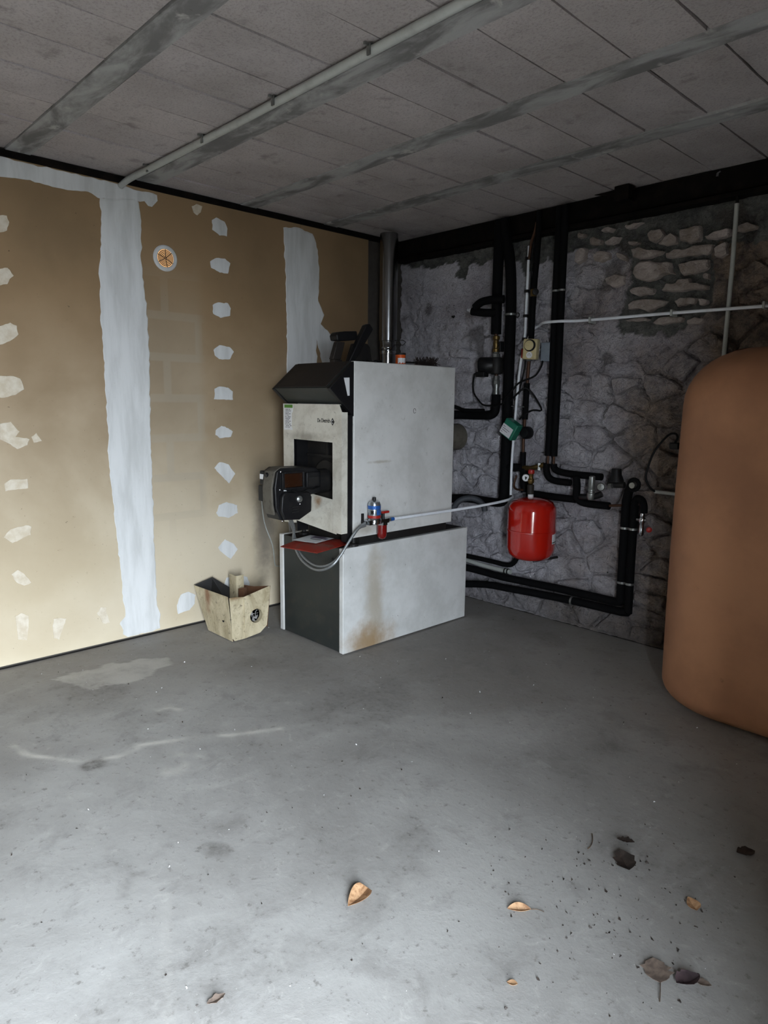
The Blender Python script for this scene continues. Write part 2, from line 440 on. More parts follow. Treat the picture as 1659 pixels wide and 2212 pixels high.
# left wall: plasterboards with filled joints and screw heads
wl = structure('wall_left', MB().box(-0.35, -0.0135, YF-0.3, YB+0.3, 0.0, 2.9), M_SLAB)
edges = [YF, -1.98, -0.77, 0.44, 1.652, 2.866, 3.47]
for i in range(len(edges)-1):
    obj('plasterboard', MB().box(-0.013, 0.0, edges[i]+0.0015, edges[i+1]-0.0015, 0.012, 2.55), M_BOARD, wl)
BANDS = {
'main': [(1.55,2.45),(1.544,2.261),(1.524,2.064),(1.519,1.911),(1.518,1.774),(1.525,1.637),(1.522,1.497),(1.524,1.404),(1.521,1.309),(1.525,1.202),(1.522,1.048),(1.529,0.891),(1.539,0.712),(1.547,0.58),(1.558,0.394),(1.567,0.206),(1.57,0.131),(1.541,0.106),(1.552,0.04),(1.58,0.016),(1.643,0.014),(1.729,0.016),(1.779,0.025),(1.783,0.108),(1.769,0.165),(1.769,0.284),(1.769,0.412),(1.765,0.571),(1.771,0.748),(1.766,0.872),(1.773,0.994),(1.771,1.186),(1.775,1.306),(1.779,1.407),(1.785,1.602),(1.784,1.814),(1.779,1.937),(1.766,2.076),(1.762,2.215),(1.772,2.354),(1.766,2.443),(1.751,2.494)],
'top': [(0.30,2.548),(1.076,2.548),(1.183,2.544),(1.337,2.544),(1.501,2.544),(1.591,2.544),(1.685,2.543),(1.762,2.533),(1.867,2.531),(1.873,2.501),(1.839,2.466),(1.81,2.488),(1.77,2.48),(1.75,2.49),(1.55,2.45),(1.519,2.466),(1.497,2.474),(1.409,2.46),(1.332,2.457),(1.25,2.464),(1.162,2.462),(1.069,2.457),(0.7,2.45),(0.30,2.46)],
'second': [(2.727,2.506),(2.83,2.529),(2.967,2.509),(3.006,2.411),(3.021,2.233),(3.012,2.079),(3.06,1.992),(3.028,1.927),(3.109,1.871),(3.206,1.766),(3.219,1.60),(3.10,1.45),(3.059,1.615),(2.995,1.831),(2.994,1.0),(2.98,0.05),(2.745,0.05),(2.74,1.603),(2.748,1.904),(2.74,2.139),(2.732,2.369)]}
PATCHES = [
[(2.211,2.46),(2.24,2.48),(2.298,2.466),(2.315,2.429),(2.31,2.383),(2.261,2.385),(2.212,2.406)],
[(2.191,2.22),(2.233,2.251),(2.292,2.25),(2.33,2.23),(2.311,2.168),(2.254,2.164),(2.196,2.186)],
[(2.199,1.97),(2.237,1.989),(2.306,1.991),(2.324,1.962),(2.319,1.92),(2.252,1.899),(2.199,1.92)],
[(2.198,1.704),(2.239,1.738),(2.314,1.727),(2.338,1.702),(2.311,1.653),(2.232,1.649),(2.203,1.673)],
[(2.197,1.469),(2.233,1.484),(2.294,1.482),(2.325,1.456),(2.326,1.404),(2.191,1.406)],
[(2.195,1.218),(2.238,1.244),(2.287,1.227),(2.318,1.205),(2.304,1.172),(2.224,1.166),(2.194,1.186)],
[(2.179,0.981),(2.219,1.02),(2.281,0.998),(2.329,0.934),(2.283,0.875),(2.235,0.923)],
[(2.185,0.695),(2.205,0.743),(2.261,0.757),(2.337,0.73),(2.342,0.679),(2.271,0.654),(2.203,0.671)],
[(2.19,0.47),(2.242,0.517),(2.304,0.477),(2.337,0.438),(2.282,0.382),(2.226,0.425)],
[(2.226,0.212),(2.247,0.261),(2.338,0.263),(2.403,0.24),(2.42,0.19),(2.387,0.124),(2.256,0.143)],
[(1.892,0.146),(1.923,0.206),(1.976,0.218),(2.022,0.187),(2.015,0.132),(1.978,0.1),(1.901,0.088)],
[(1.408,0.197),(1.43,0.228),(1.459,0.222),(1.471,0.163),(1.482,0.125),(1.439,0.129)],
[(1.174,0.216),(1.212,0.213),(1.243,0.202),(1.222,0.157),(1.197,0.088),(1.168,0.105)],
[(0.988,0.266),(1.016,0.281),(1.052,0.257),(1.048,0.196),(1.035,0.127),(0.994,0.141)],
[(0.985,0.495),(1.015,0.514),(1.046,0.49),(1.078,0.433),(1.042,0.425),(1.006,0.445)],
[(0.958,0.696),(0.997,0.732),(1.072,0.747),(1.096,0.734),(1.092,0.692),(1.0,0.658)],
[(0.983,0.97),(1.014,0.986),(1.096,0.987),(1.095,0.94),(0.986,0.93)],
[(0.986,1.272),(1.034,1.28),(1.075,1.231),(1.053,1.205),(1.118,1.19),(1.107,1.159),(1.057,1.141),(1.026,1.166),(0.981,1.194)],
[(1.127,1.203),(1.153,1.222),(1.178,1.179),(1.137,1.172)],
[(1.003,1.508),(1.05,1.51),(1.097,1.498),(1.111,1.442),(1.068,1.416),(0.995,1.4),(0.97,1.45)],
[(1.02,1.748),(1.068,1.773),(1.095,1.758),(1.102,1.716),(1.07,1.685),(1.013,1.66),(0.99,1.70)],
[(1.039,2.021),(1.074,2.034),(1.098,2.0),(1.065,1.959),(1.033,1.944),(1.0,1.98)],
[(1.056,2.273),(1.084,2.278),(1.095,2.252),(1.083,2.209),(1.051,2.195),(1.02,2.23)],
[(2.081,2.513),(2.112,2.533),(2.148,2.526),(2.138,2.49),(2.115,2.469),(2.091,2.481)]]
def ragged(L, amp, step_, seed):
    """trowelled outline: subdivided polygon with a small wandering edge"""
    q = []
    for i in range(len(L)):
        a, b = L[i], L[(i+1) % len(L)]
        d = math.hypot(b[0]-a[0], b[1]-a[1]); n = max(1, int(d/step_))
        for k in range(n):
            tt = k/n; x = a[0]+(b[0]-a[0])*tt; y = a[1]+(b[1]-a[1])*tt
            nx_, ny_ = (b[1]-a[1])/(d+1e-9), -(b[0]-a[0])/(d+1e-9)
            w = amp*(noise.noise((x*22, y*22, seed))+0.7*noise.noise((x*70, y*70, seed+3)))
            q.append((x+nx_*w, min(y+ny_*w, 2.549)))
    return q
def slab_poly(L, x0, x1):
    """flat piece with a feathered rim standing on the wall plane"""
    mb = MB(); n = len(L)
    cy = sum(p[0] for p in L)/n; cz = sum(p[1] for p in L)/n
    mb.v = [(x0, p[0], p[1]) for p in L]+[(x1, p[0]+(cy-p[0])*0.03, p[1]+(cz-p[1])*0.01) for p in L]
    mb.f = [tuple(range(n, 2*n))]+[(i, (i+1) % n, n+(i+1) % n, n+i) for i in range(n)]
    return mb
for k, (nm, L) in enumerate(BANDS.items()):
    obj('joint_band', slab_poly(ragged(L, 0.008, 0.02, k), 0.0, 0.0022+0.0004*k), M_COMP, wl)
for k, L in enumerate(PATCHES):
    obj('filler_patch', slab_poly(ragged(L, 0.005, 0.012, 10+k), 0.0, 0.002), M_COMP if k < 11 else M_COMP2, wl)

# back wall: limewashed rubble, displaced, with mortar showing at the top
MORT1 = [(-0.1,2.6),(-0.1,2.434),(0.166,2.394),(0.306,2.376),(0.418,2.377),(0.461,2.39),(0.547,2.376),(0.57,2.326),(0.551,2.266),(0.615,2.23),(0.64,2.30),(0.653,2.346),(0.714,2.354),(0.775,2.315),(0.852,2.35),(0.92,2.36),(1.05,2.30),(1.12,2.22),(1.2,2.25),(1.28,2.30),(1.34,2.27),(1.45,2.323),(1.45,2.6)]
MORT2 = [(1.40,2.6),(2.7,2.6),(2.9,2.2),(2.565,2.205),(2.299,2.23),(2.313,1.943),(2.281,1.899),(2.238,1.831),(2.092,1.767),(1.815,1.822),(1.796,1.889),(1.805,1.965),(1.854,2.063),(1.843,2.216),(1.78,2.27),(1.634,2.30),(1.45,2.323),(1.40,2.35)]
def smooth_zone(x, z): return sstep(1.02, 0.85, x)*sstep(1.50, 1.68, z)
def wall_relief(x, z):
    w = noise.noise_vector((x*2.3, 0.2, z*2.3))*0.09
    p_ = ((x+w.x)*5.0, 0.0, (z+w.z)*7.0)
    dd = noise.voronoi(p_)[0]
    crack = sstep(0.0, 0.22, dd[1]-dd[0])
    sm = smooth_zone(x, z)
    fb = noise.fractal((x*6, 1.0, z*6), 1.0, 2.0, 5)
    d = 0.010*crack*(1-0.8*sm)+0.012*fb+0.008*noise.noise((x*27, 0, z*27))+0.005*noise.noise((x*52, 4, z*52))-0.011
    d += sm*0.015*noise.noise(((x+z)*26, 2, (x-z)*9))
    return d
step = 0.0125
WX1 = XW
nx = int(WX1/step); nz = int(2.44/step)
vv, cols = [], []
for j in range(nz+1):
    z = 2.44*j/nz
    for i in range(nx+1):
        x = WX1*i/nx
        d = wall_relief(x, z)
        wx = x+0.035*noise.noise((x*9, 0, z*9))+0.015*noise.noise((x*31, 0, z*31))
        wz = z+0.035*noise.noise((x*9, 5, z*9))+0.015*noise.noise((x*31, 5, z*31))
        m_ = 1.0 if (inside(wx, wz, MORT1) or inside(wx, wz, MORT2)) else 0.0
        dirtm = 0.6*sstep(0.35, 0.6, noise.fractal((x*3.1, 3, z*3.1), 1.0, 2.0, 5))
        if m_: d -= 0.010
        vv.append((x, YB-d, z)); cols.append((m_, dirtm, 0, 1))
ff = [(j*(nx+1)+i, j*(nx+1)+i+1, (j+1)*(nx+1)+i+1, (j+1)*(nx+1)+i) for j in range(nz) for i in range(nx)]
me = bpy.data.meshes.new('wall_back'); me.from_pydata(vv, [], ff)
me.polygons.foreach_set('use_smooth', [True]*len(me.polygons))
ca = me.color_attributes.new('mask', 'FLOAT_COLOR', 'POINT'); ca.data.foreach_set('color', [q for c4 in cols for q in c4])
me.materials.append(M_RUBBLE)
wb = bpy.data.objects.new('wall_back', me); COL.objects.link(wb); wb['kind'] = 'structure'
obj('wall_core', MB().box(-0.3, XO, YB+0.035, YB+0.5, 0.0, 2.9), M_SLAB, wb)

def chaikin(L, it=2):
    for _ in range(it):
        q = []
        for i in range(len(L)):
            a, b = L[i], L[(i+1) % len(L)]
            q += [(a[0]*.75+b[0]*.25, a[1]*.75+b[1]*.25), (a[0]*.25+b[0]*.75, a[1]*.25+b[1]*.75)]
        L = q
    return L
def stone_mesh(L, y0, proud, seed, rough=0.006):
    q_ = []
    for i in range(len(L)):
        a, b = L[i], L[(i+1) % len(L)]
        for w_ in (0.12, 0.5, 0.88):
            xx = a[0]+(b[0]-a[0])*w_; zz = a[1]+(b[1]-a[1])*w_
            q_.append((xx+0.007*noise.noise((xx*34, seed, zz*34)), zz+0.007*noise.noise((xx*34, seed+9, zz*34))))
    L = q_
    n = len(L); cx = sum(p[0] for p in L)/n; cz = sum(p[1] for p in L)/n
    mb = MB()
    rings = [(1.03, -0.02), (0.98, proud*0.5), (0.88, proud*0.92), (0.5, proud)]
    for s_, h_ in rings:
        for (x, z) in L:
            xx = cx+(x-cx)*s_; zz = cz+(z-cz)*s_
            w = rough*noise.noise((xx*24, seed, zz*24))
            mb.v.append((xx+w*0.5, y0-h_-w, zz+w*0.5))
    for r_ in range(3):
        for k in range(n):
            k2 = (k+1) % n
            mb.f.append((r_*n+k, r_*n+k2, (r_+1)*n+k2, (r_+1)*n+k))
    mb.v.append((cx, y0-proud*1.02, cz)); ce = len(mb.v)-1
    for k in range(n): mb.f.append((3*n+k, 3*n+(k+1) % n, ce))
    return mb
STONES = [
[(1.851,2.266),(1.896,2.269),(1.972,2.248),(2.046,2.228),(2.036,2.212),(1.99,2.209),(1.939,2.202),(1.87,2.218)],
[(2.05,2.217),(2.088,2.228),(2.157,2.228),(2.217,2.232),(2.306,2.23),(2.296,2.195),(2.268,2.18),(2.16,2.185),(2.063,2.192)],
[(1.878,2.166),(1.902,2.193),(1.977,2.187),(2.086,2.166),(2.099,2.131),(2.112,2.106),(2.048,2.104),(1.999,2.079),(1.948,2.081),(1.893,2.108),(1.872,2.139)],
[(2.126,2.147),(2.163,2.155),(2.223,2.16),(2.283,2.154),(2.292,2.113),(2.268,2.097),(2.222,2.092),(2.168,2.091),(2.142,2.112)],
[(1.864,2.035),(1.882,2.058),(1.95,2.054),(2.006,2.041),(2.001,2.007),(1.915,2.009),(1.873,2.02)],
[(2.047,2.023),(2.066,2.055),(2.123,2.055),(2.135,2.07),(2.19,2.07),(2.206,2.046),(2.253,2.037),(2.3,2.022),(2.296,2.003),(2.209,2.009),(2.105,2.007)],
[(1.853,1.966),(1.887,1.987),(1.992,1.984),(2.08,1.966),(2.068,1.943),(2.018,1.93),(1.982,1.916),(1.921,1.935),(1.859,1.937)],
[(2.123,1.955),(2.15,1.972),(2.218,1.972),(2.245,1.959),(2.235,1.934),(2.174,1.93),(2.147,1.926)],
[(2.252,1.96),(2.3,1.954),(2.305,1.928),(2.262,1.925)],
[(2.009,1.855),(2.044,1.88),(2.115,1.881),(2.186,1.869),(2.174,1.843),(2.104,1.838),(2.032,1.84)],
[(1.944,2.333),(1.964,2.353),(2.022,2.347),(2.045,2.322),(2.03,2.298),(1.99,2.276),(1.954,2.298)],
[(2.006,2.268),(2.046,2.305),(2.081,2.318),(2.115,2.286),(2.117,2.257),(2.065,2.255)],
[(2.122,2.324),(2.182,2.334),(2.236,2.331),(2.242,2.254),(2.189,2.252),(2.127,2.265)],
[(2.257,2.267),(2.298,2.283),(2.385,2.294),(2.386,2.253),(2.32,2.248),(2.268,2.253)],
[(2.404,2.29),(2.463,2.311),(2.513,2.284),(2.508,2.267),(2.443,2.266),(2.412,2.274)],
[(1.589,2.369),(1.613,2.375),(1.669,2.342),(1.666,2.317),(1.596,2.324)],
[(1.51,2.396),(1.525,2.407),(1.557,2.399),(1.554,2.381),(1.515,2.378)],
[(1.661,2.403),(1.716,2.412),(1.741,2.394),(1.726,2.381),(1.678,2.39)],
[(1.686,2.332),(1.744,2.351),(1.792,2.347),(1.77,2.319),(1.74,2.303),(1.699,2.316)],
[(1.833,2.303),(1.894,2.307),(1.899,2.29),(1.842,2.289)],
[(1.621,2.26),(1.652,2.284),(1.726,2.27),(1.736,2.233),(1.673,2.217),(1.631,2.233)],
[(1.759,2.255),(1.798,2.256),(1.84,2.225),(1.835,2.205),(1.785,2.216)],
[(2.317,2.211),(2.375,2.227),(2.384,2.164),(2.354,2.149),(2.321,2.16)],
[(2.266,2.077),(2.285,2.088),(2.299,2.08),(2.301,2.051),(2.271,2.057)],
[(1.848,1.881),(1.924,1.886),(1.996,1.877),(1.971,1.862),(1.864,1.87)],
[(1.803,2.4),(1.871,2.406),(1.917,2.402),(1.858,2.381),(1.82,2.381)],
[(1.703,2.131),(1.774,2.144),(1.832,2.129),(1.832,2.076),(1.764,2.067),(1.71,2.094)],
[(1.50,2.30),(1.541,2.320),(1.576,2.306),(1.571,2.248),(1.521,2.230),(1.50,2.245)],
[(2.194,1.855),(2.254,1.864),(2.295,1.854),(2.271,1.823),(2.209,1.831)]]
for k, L in enumerate(STONES):
    obj('stone', stone_mesh(L, YB-0.004, 0.014+0.010*rnd.random(), k, 0.010), M_STONE, wb, smooth=True)
# limewashed stones bulging out of the render, laid out as an irregular course pattern
pts = []
tries = 0
rs = random.Random(3)
def keep_out(x, z):
    return smooth_zone(x, z) > 0.3 or inside(x, z, MORT1) or inside(x, z, MORT2) or (x < 0.42) or z > 2.36
while len(pts) < 190 and tries < 30000:
    tries += 1
    x, z = rs.uniform(0.44, 3.1), rs.uniform(0.03, 2.30)
    if keep_out(x, z): continue
    dmin = 0.125+0.05*noise.noise((x*3, 8, z*3))
    if all(math.hypot((x-a)/1.35, z-b) > dmin for a, b in pts): pts.append((x, z))
def clip(poly, a, b, c_):
    q = []
    for i in range(len(poly)):
        p1, p2 = poly[i], poly[(i+1) % len(poly)]
        d1 = a*p1[0]+b*p1[1]-c_; d2 = a*p2[0]+b*p2[1]-c_
        if d1 <= 0: q.append(p1)
        if d1*d2 < 0:
            tt = d1/(d1-d2); q.append((p1[0]+(p2[0]-p1[0])*tt, p1[1]+(p2[1]-p1[1])*tt))
    return q
for k, (x, z) in enumerate(pts):
    poly = [(x-0.15, max(z-0.11, 0.02)), (x+0.15, max(z-0.11, 0.02)), (x+0.15, z+0.11), (x-0.15, z+0.11)]
    for (a, b) in pts:
        if (a, b) == (x, z) or abs(a-x) > 0.5 or abs(b-z) > 0.4: continue
        # bisector in stretched space
        nx_, nz_ = (a-x)/1.82, (b-z)
        ln = math.hypot(nx_, nz_)
        cc = nx_*(x+a)/2+nz_*(z+b)/2-0.009*ln
        poly = clip(poly, nx_, nz_, cc)
        if len(poly) < 3: break
    if len(poly) < 3: continue
    L = []
    for i in range(len(poly)):
        a, b = poly[i], poly[(i+1) % len(poly)]
        for q in (0, 0.5):
            xx = a[0]+(b[0]-a[0])*q; zz = a[1]+(b[1]-a[1])*q
            L.append((xx+0.012*noise.noise((xx*19, k, zz*19)), zz+0.012*noise.noise((xx*19, k+50, zz*19))))
    if any(inside(a, b, MORT2) or inside(a, b, MORT1) for a, b in L) : continue
    proud = 0.008+0.022*rs.random()
    obj('stone', stone_mesh(L, YB-0.006, proud, k+100, 0.022), M_WASH, wb, smooth=True)
# odd rock sticking out of the plaster above the boiler
obj('stone', stone_mesh([(0.545,1.772),(0.61,1.782),(0.675,1.775),(0.712,1.755),(0.705,1.725),(0.65,1.708),(0.58,1.715),(0.54,1.735)], YB-0.004, 0.045, 400, 0.014), M_WASH, wb, smooth=True)

# ceiling: slab, precast joists, concrete infill blocks
ceil_ = structure('ceiling', MB().box(-0.3, XO, YF-0.3, YB+0.3, H+0.012, H+0.3), M_SLAB)
j0 = 1.098-0.652*5
JY = [j0+0.652*k for k in range(9)]
for y in JY:
    a, b = max(y, YF), min(y+0.112, YB)
    if b-a > 0.02:
        mb = MB()
        # slightly wavy soffit
        n = 30
        for i in range(n+1):
            x = XW*i/n
            dz = 0.003*noise.noise((x*2, y, 0)); dy = 0.004*noise.noise((x*3, y, 5))
            mb.v += [(x, a+dy, H-0.004+dz), (x, b+dy, H-0.004+dz), (x, b, H+0.02), (x, a, H+0.02)]
            if i:
                o = (i-1)*4
                for q in range(4): mb.f.append((o+q, o+(q+1) % 4, o+4+(q+1) % 4, o+4+q))
        mb.f += [(3,2,1,0), (n*4, n*4+1, n*4+2, n*4+3)]
        obj('joist', mb, M_JOIST, ceil_)
xs = [2.538+0.2613*k for k in range(-10, 8)]
bays = [(JY[k]+0.112, JY[k+1]) for k in range(len(JY)-1)]+[(JY[-1]+0.112, YB)]
for (a, b) in bays:
    a = max(a, YF); b = min(b, YB)
    if b-a < 0.05: continue
    for i in range(len(xs)-1):
        x0, x1 = max(xs[i], 0.0), min(xs[i+1], XW)
        if x1-x0 < 0.03: continue
        g = 0.0045; dz = rnd.uniform(-0.003, 0.003); tl = rnd.uniform(-0.002, 0.002); sk = rnd.uniform(-0.004, 0.004)
        mb = MB(); n = 5; m_ = 4
        e = lambda u: 0.004*noise.noise((u*40, x0*9, a*7))
        for jj in range(m_+1):
            for ii in range(n+1):
                yy = a+g+(b-a-2*g)*ii/n; xx = x0+g+(x1-x0-2*g)*jj/m_
                ed = 0.004 if jj in (0, m_) or ii in (0, n) else 0.0
                xx += (e(yy)+sk*(ii/n-0.5)) if jj in (0, m_) else 0
                mb.v.append((xx, yy, H+dz+tl*(ii/n-0.5)+ed*0.6))
        base_n = len(mb.v)
        for jj in range(m_):
            for ii in range(n):
                mb.f.append((jj*(n+1)+ii, jj*(n+1)+ii+1, (jj+1)*(n+1)+ii+1, (jj+1)*(n+1)+ii))
        per = [ii for ii in range(n+1)]+[jj*(n+1)+n for jj in range(1, m_+1)]+[m_*(n+1)+ii for ii in range(n-1, -1, -1)]+[jj*(n+1) for jj in range(m_-1, 0, -1)]
        for q in per: mb.v.append((mb.v[q][0], mb.v[q][1], H+0.02))
        for q in range(len(per)):
            mb.f.append((per[q], per[(q+1) % len(per)], base_n+(q+1) % len(per), base_n+q))
        obj('block', mb, M_BLOCK, ceil_)

# steel beams along the top of both walls
mb = MB().box(-0.02, 0.012, YF, YB, 2.551, H-0.001)
structure('trim_1', mb, M_BEAM, bevel=0.003)
mb = MB().box(0.0, XW, YB-0.034, YB+0.03, 2.452, H-0.001).box(0.0, XW, YB-0.062, YB+0.03, 2.430, 2.4525)
structure('trim_2', mb, M_BEAM, bevel=0.003)

# front and right walls (behind the camera), doorway in the right wall
structure('wall_front', MB().box(-0.3, XO, YF-0.3, YF, 0.0, 2.9), M_RENDER)
mb = MB().box(XW, XO, YF-0.3, DY0, 0.0, 2.9).box(XW, XO, DY1, YB+0.3, 0.0, 2.9).box(XW, XO, DY0, DY1, DZ, 2.9)
structure('wall_right', mb, M_RENDER)

# ------------------------------------------------------------------ object materials
t = NT('casing_paint'); p = t.pos()
n1 = t.noise(p, 5, 7, 0.65); n2 = t.noise(p, 34, 6, 0.7, 0.4); x = t.xyz(p)
c = t.mix(t.ramp(n1, 0.35, 0.7), hexc('#cfcfcd'), hexc('#bebebb'))
c = t.mix(t.ramp(n2, 0.60, 0.76, 0, 0.6), c, hexc('#77726a'))
c = t.mix(t.math('MULTIPLY', t.spot(p, (1.04, 2.63, 1.07), (0.3, 0.12, 0.012), 0.9, 0.25, 25), 0.5), c, hexc('#8a7f68'))
c = t.mix(t.math('MULTIPLY', t.spot(p, (1.04, 2.52, 0.70), (0.3, 0.14, 0.06), 0.9, 0.3, 12), 0.6), c, hexc('#857b68'))
c = t.mix(t.ramp(t.noise(p, 90, 3, 0.6, 0.0, off=(5,0,1), stretch=(1,1,0.5)), 0.71, 0.76, 0, 0.7), c, hexc('#3a3530'))
M_CASE = t.out(c, 0.42, 0.0, None, 0.4)
t = NT('tank_side_paint'); p = t.pos()
n1 = t.noise(p, 5, 7, 0.65); n2 = t.noise(p, 34, 6, 0.7, 0.4)
c = t.mix(t.ramp(n1, 0.35, 0.7), hexc('#cdcecd'), hexc('#bbbcba'))
c = t.mix(t.ramp(n2, 0.66, 0.82, 0, 0.5), c, hexc('#6f6a62'))
c = t.mix(t.ramp(t.noise(p, 80, 3, 0.6, 0.0, off=(5,0,1), stretch=(1,1,0.5)), 0.71, 0.76, 0, 0.7), c, hexc('#3a3530'))
s1 = t.math('MULTIPLY', t.spot(p, (1.04, 2.60, 0.30), (0.3, 0.10, 0.45), 0.8, 0.30, 7), 0.55)
s2 = t.math('MULTIPLY', t.spot(p, (1.04, 2.56, 0.02), (0.3, 0.24, 0.20), 0.9, 0.30, 9), 0.85)
c = t.mix(s1, c, hexc('#938469')); c = t.mix(s2, c, hexc('#8d7046'))
M_TANKSIDE = t.out(c, 0.42, 0.0, None, 0.4)
t = NT('soiled_cream_paint'); p = t.pos()
n1 = t.noise(p, 9, 8, 0.7, 0.8, stretch=(1,1,0.5)); n2 = t.noise(p, 45, 6, 0.72, 0.6)
c = t.mix(t.ramp(n1, 0.35, 0.7), hexc('#c4b89c'), hexc('#988b6e'))
c = t.mix(t.ramp(n2, 0.55, 0.70, 0, 0.75), c, hexc('#4c4439'))
s1 = t.math('MULTIPLY', t.spot(p, (0.19, 2.0, 0.23), (0.05, 0.2, 0.16), 0.9, 0.25, 12), 0.85)
c = t.mix(s1, c, hexc('#74451f'))
s1 = t.math('MULTIPLY', t.spot(p, (0.45, 2.06, 0.275), (0.2, 0.10, 0.035), 0.9, 0.25, 12), 0.8)
c = t.mix(s1, c, hexc('#6b4a26'))
M_TUB = t.out(c, 0.5, 0.0, None, 0.4)
M_RUST = flat('rusty_sheet', '#6b4a34', 0.8, 0.1, 0.6, 18)
t = NT('front_paint'); p = t.pos()
n1 = t.noise(p, 8, 7, 0.68, 0.5); n2 = t.noise(p, 40, 6, 0.7, 0.5)
c = t.mix(t.ramp(n1, 0.40, 0.68), hexc('#cbc8bd'), hexc('#b2ada1'))
c = t.mix(t.ramp(n2, 0.58, 0.74, 0, 0.65), c, hexc('#5c554b'))
c = t.mix(t.math('MULTIPLY', t.spot(p, (0.72, 2.345, 1.20), (0.18, 0.2, 0.05), 0.9, 0.3, 12), 0.55), c, hexc('#54483a'))
c = t.mix(t.math('MULTIPLY', t.spot(p, (0.83, 2.39, 0.845), (0.05, 0.2, 0.05), 0.9, 0.3, 20), 0.85), c, hexc('#8a5f2c'))
M_FRONT = t.out(c, 0.45, 0.0, None, 0.4)
M_BLACK = flat('black_plastic', '#121214', 0.45, 0, 0.3, 30, 0.3, '#2a2622')
M_IRON = flat('dark_iron', '#1b1a1a', 0.6, 0.2, 0.5, 20, 0.4, '#3b342c')
M_ANTHR = flat('anthracite_paint', '#282c2b', 0.45, 0, 0.4, 14, 0.35, '#4a443b')
M_HOOD = flat('hood_brown_dust', '#231f1d', 0.6, 0, 0.6, 7, 0.3, '#3c352c')
M_FOAM = flat('black_pipe_foam', '#0a0a0c', 0.8, 0, 0.3, 22, 0.12, '#191715')
M_RUBBER = flat('black_cable', '#0a0a0b', 0.55, 0, 0.2, 30, 0.2)
M_WHITEPVC = flat('white_conduit', '#e2e6ec', 0.4, 0, 0.2, 30, 0.45, '#77736d')
M_GREYPVC = flat('grey_conduit', '#a9aca8', 0.5, 0, 0.35, 20, 0.4, '#6a665f')
M_RED = flat('red_lacquer', '#b01a0f', 0.14, 0, 0.06, 12, 0.6)
_rb = M_RED.node_tree.nodes['Principled BSDF']; _rb.inputs['Coat Weight'].default_value = 0.8; _rb.inputs['Coat Roughness'].default_value = 0.04
M_REDPL = flat('red_plastic', '#9b1f18', 0.4, 0, 0.3, 40, 0.45)
M_BOWL = flat('red_filter_bowl', '#6d1110', 0.15, 0, 0.2, 40, 0.6)
M_STEEL = flat('stainless_flue', '#8f9092', 0.20, 1.0, 0.25, 10, 0.5, '#4a4640')
M_CHROME = flat('chrome', '#b9bcc0', 0.18, 1.0, 0.15, 40)
M_ZINC = flat('zinc_fitting', '#8d8f8d', 0.38, 0.8, 0.4, 40)
M_BRASS = flat('brass', '#6f5a34', 0.4, 0.8, 0.5, 40)
M_COPPER = flat('copper_pipe', '#4f3628', 0.5, 0.6, 0.5, 30)
M_CREAM = flat('cream_plastic', '#c3b588', 0.45, 0, 0.3, 40)
M_GREYDK = flat('dark_grey_hose', '#3c3f44', 0.6, 0, 0.3, 30, 0.3)
M_GREYBOX = flat('grey_plastic', '#7f8893', 0.5, 0, 0.3, 30)
M_GREEN = flat('green_plastic', '#1d6a55', 0.4, 0, 0.3, 30)
M_LABEL = flat('white_label', '#d5d6d8', 0.5, 0, 0.12, 50)
M_INK = flat('black_print', '#151515', 0.6, 0, 0.0)
M_GREENINK = flat('green_print', '#4f7f2c', 0.6, 0, 0.1)
M_BLUE = flat('blue_band', '#2a5ea8', 0.3, 0.3, 0.2, 40)
M_SILVER = flat('silver_can', '#aab0b5', 0.25, 0.85, 0.2, 40)
M_AMBER = flat('amber_cover', '#261309', 0.25, 0, 0.6, 25)
M_ORANGE = flat('orange_tin', '#c8531c', 0.35, 0.1, 0.2, 40)
M_HOSE = flat('braided_hose', '#878a8b', 0.45, 0.5, 0.4, 120)
M_PAPER = flat('white_paper', '#d4d8dc', 0.7, 0, 0.08, 40)
M_VIOLET = flat('violet_print', '#5d5566', 0.7, 0, 0.2, 60)
M_FOLDER = flat('red_folder', '#7a241a', 0.55, 0, 0.9, 14, 0.3, '#574239')
M_BRISTLE = flat('dark_bristles', '#2a1f1c', 0.8, 0, 0.3, 60)
M_CLOTH = flat('grey_rag', '#8f8d8b', 0.9, 0, 0.6, 60)
M_DUSTY = flat('dusty_grey_metal', '#5f5b53', 0.65, 0.2, 0.7, 30, 0.3, '#2e2923')
t = NT('brown_polyethylene'); p = t.pos()
n1 = t.noise(p, 2.5, 6, 0.6); n2 = t.noise(p, 20, 6, 0.7)
c = t.mix(t.ramp(n1, 0.3, 0.7), hexc('#b58361'), hexc('#9d6f52'))
c = t.mix(t.ramp(n2, 0.66, 0.8, 0, 0.5), c, hexc('#5d3d29'))
M_OIL = t.out(c, 0.55, 0.0, t.bump(t.noise(p, 160, 3, 0.6), 0.08, 0.002), 0.35)
t = NT('warm_lit_room'); t.t.nodes.remove(t.b)
em = t.n('ShaderNodeEmission'); em.inputs['Color'].default_value = (1.0, 0.56, 0.25, 1); em.inputs['Strength'].default_value = 0.10
t.l(em.outputs[0], t.t.nodes['Material Output'].inputs['Surface'])
M_GLOW = t.m

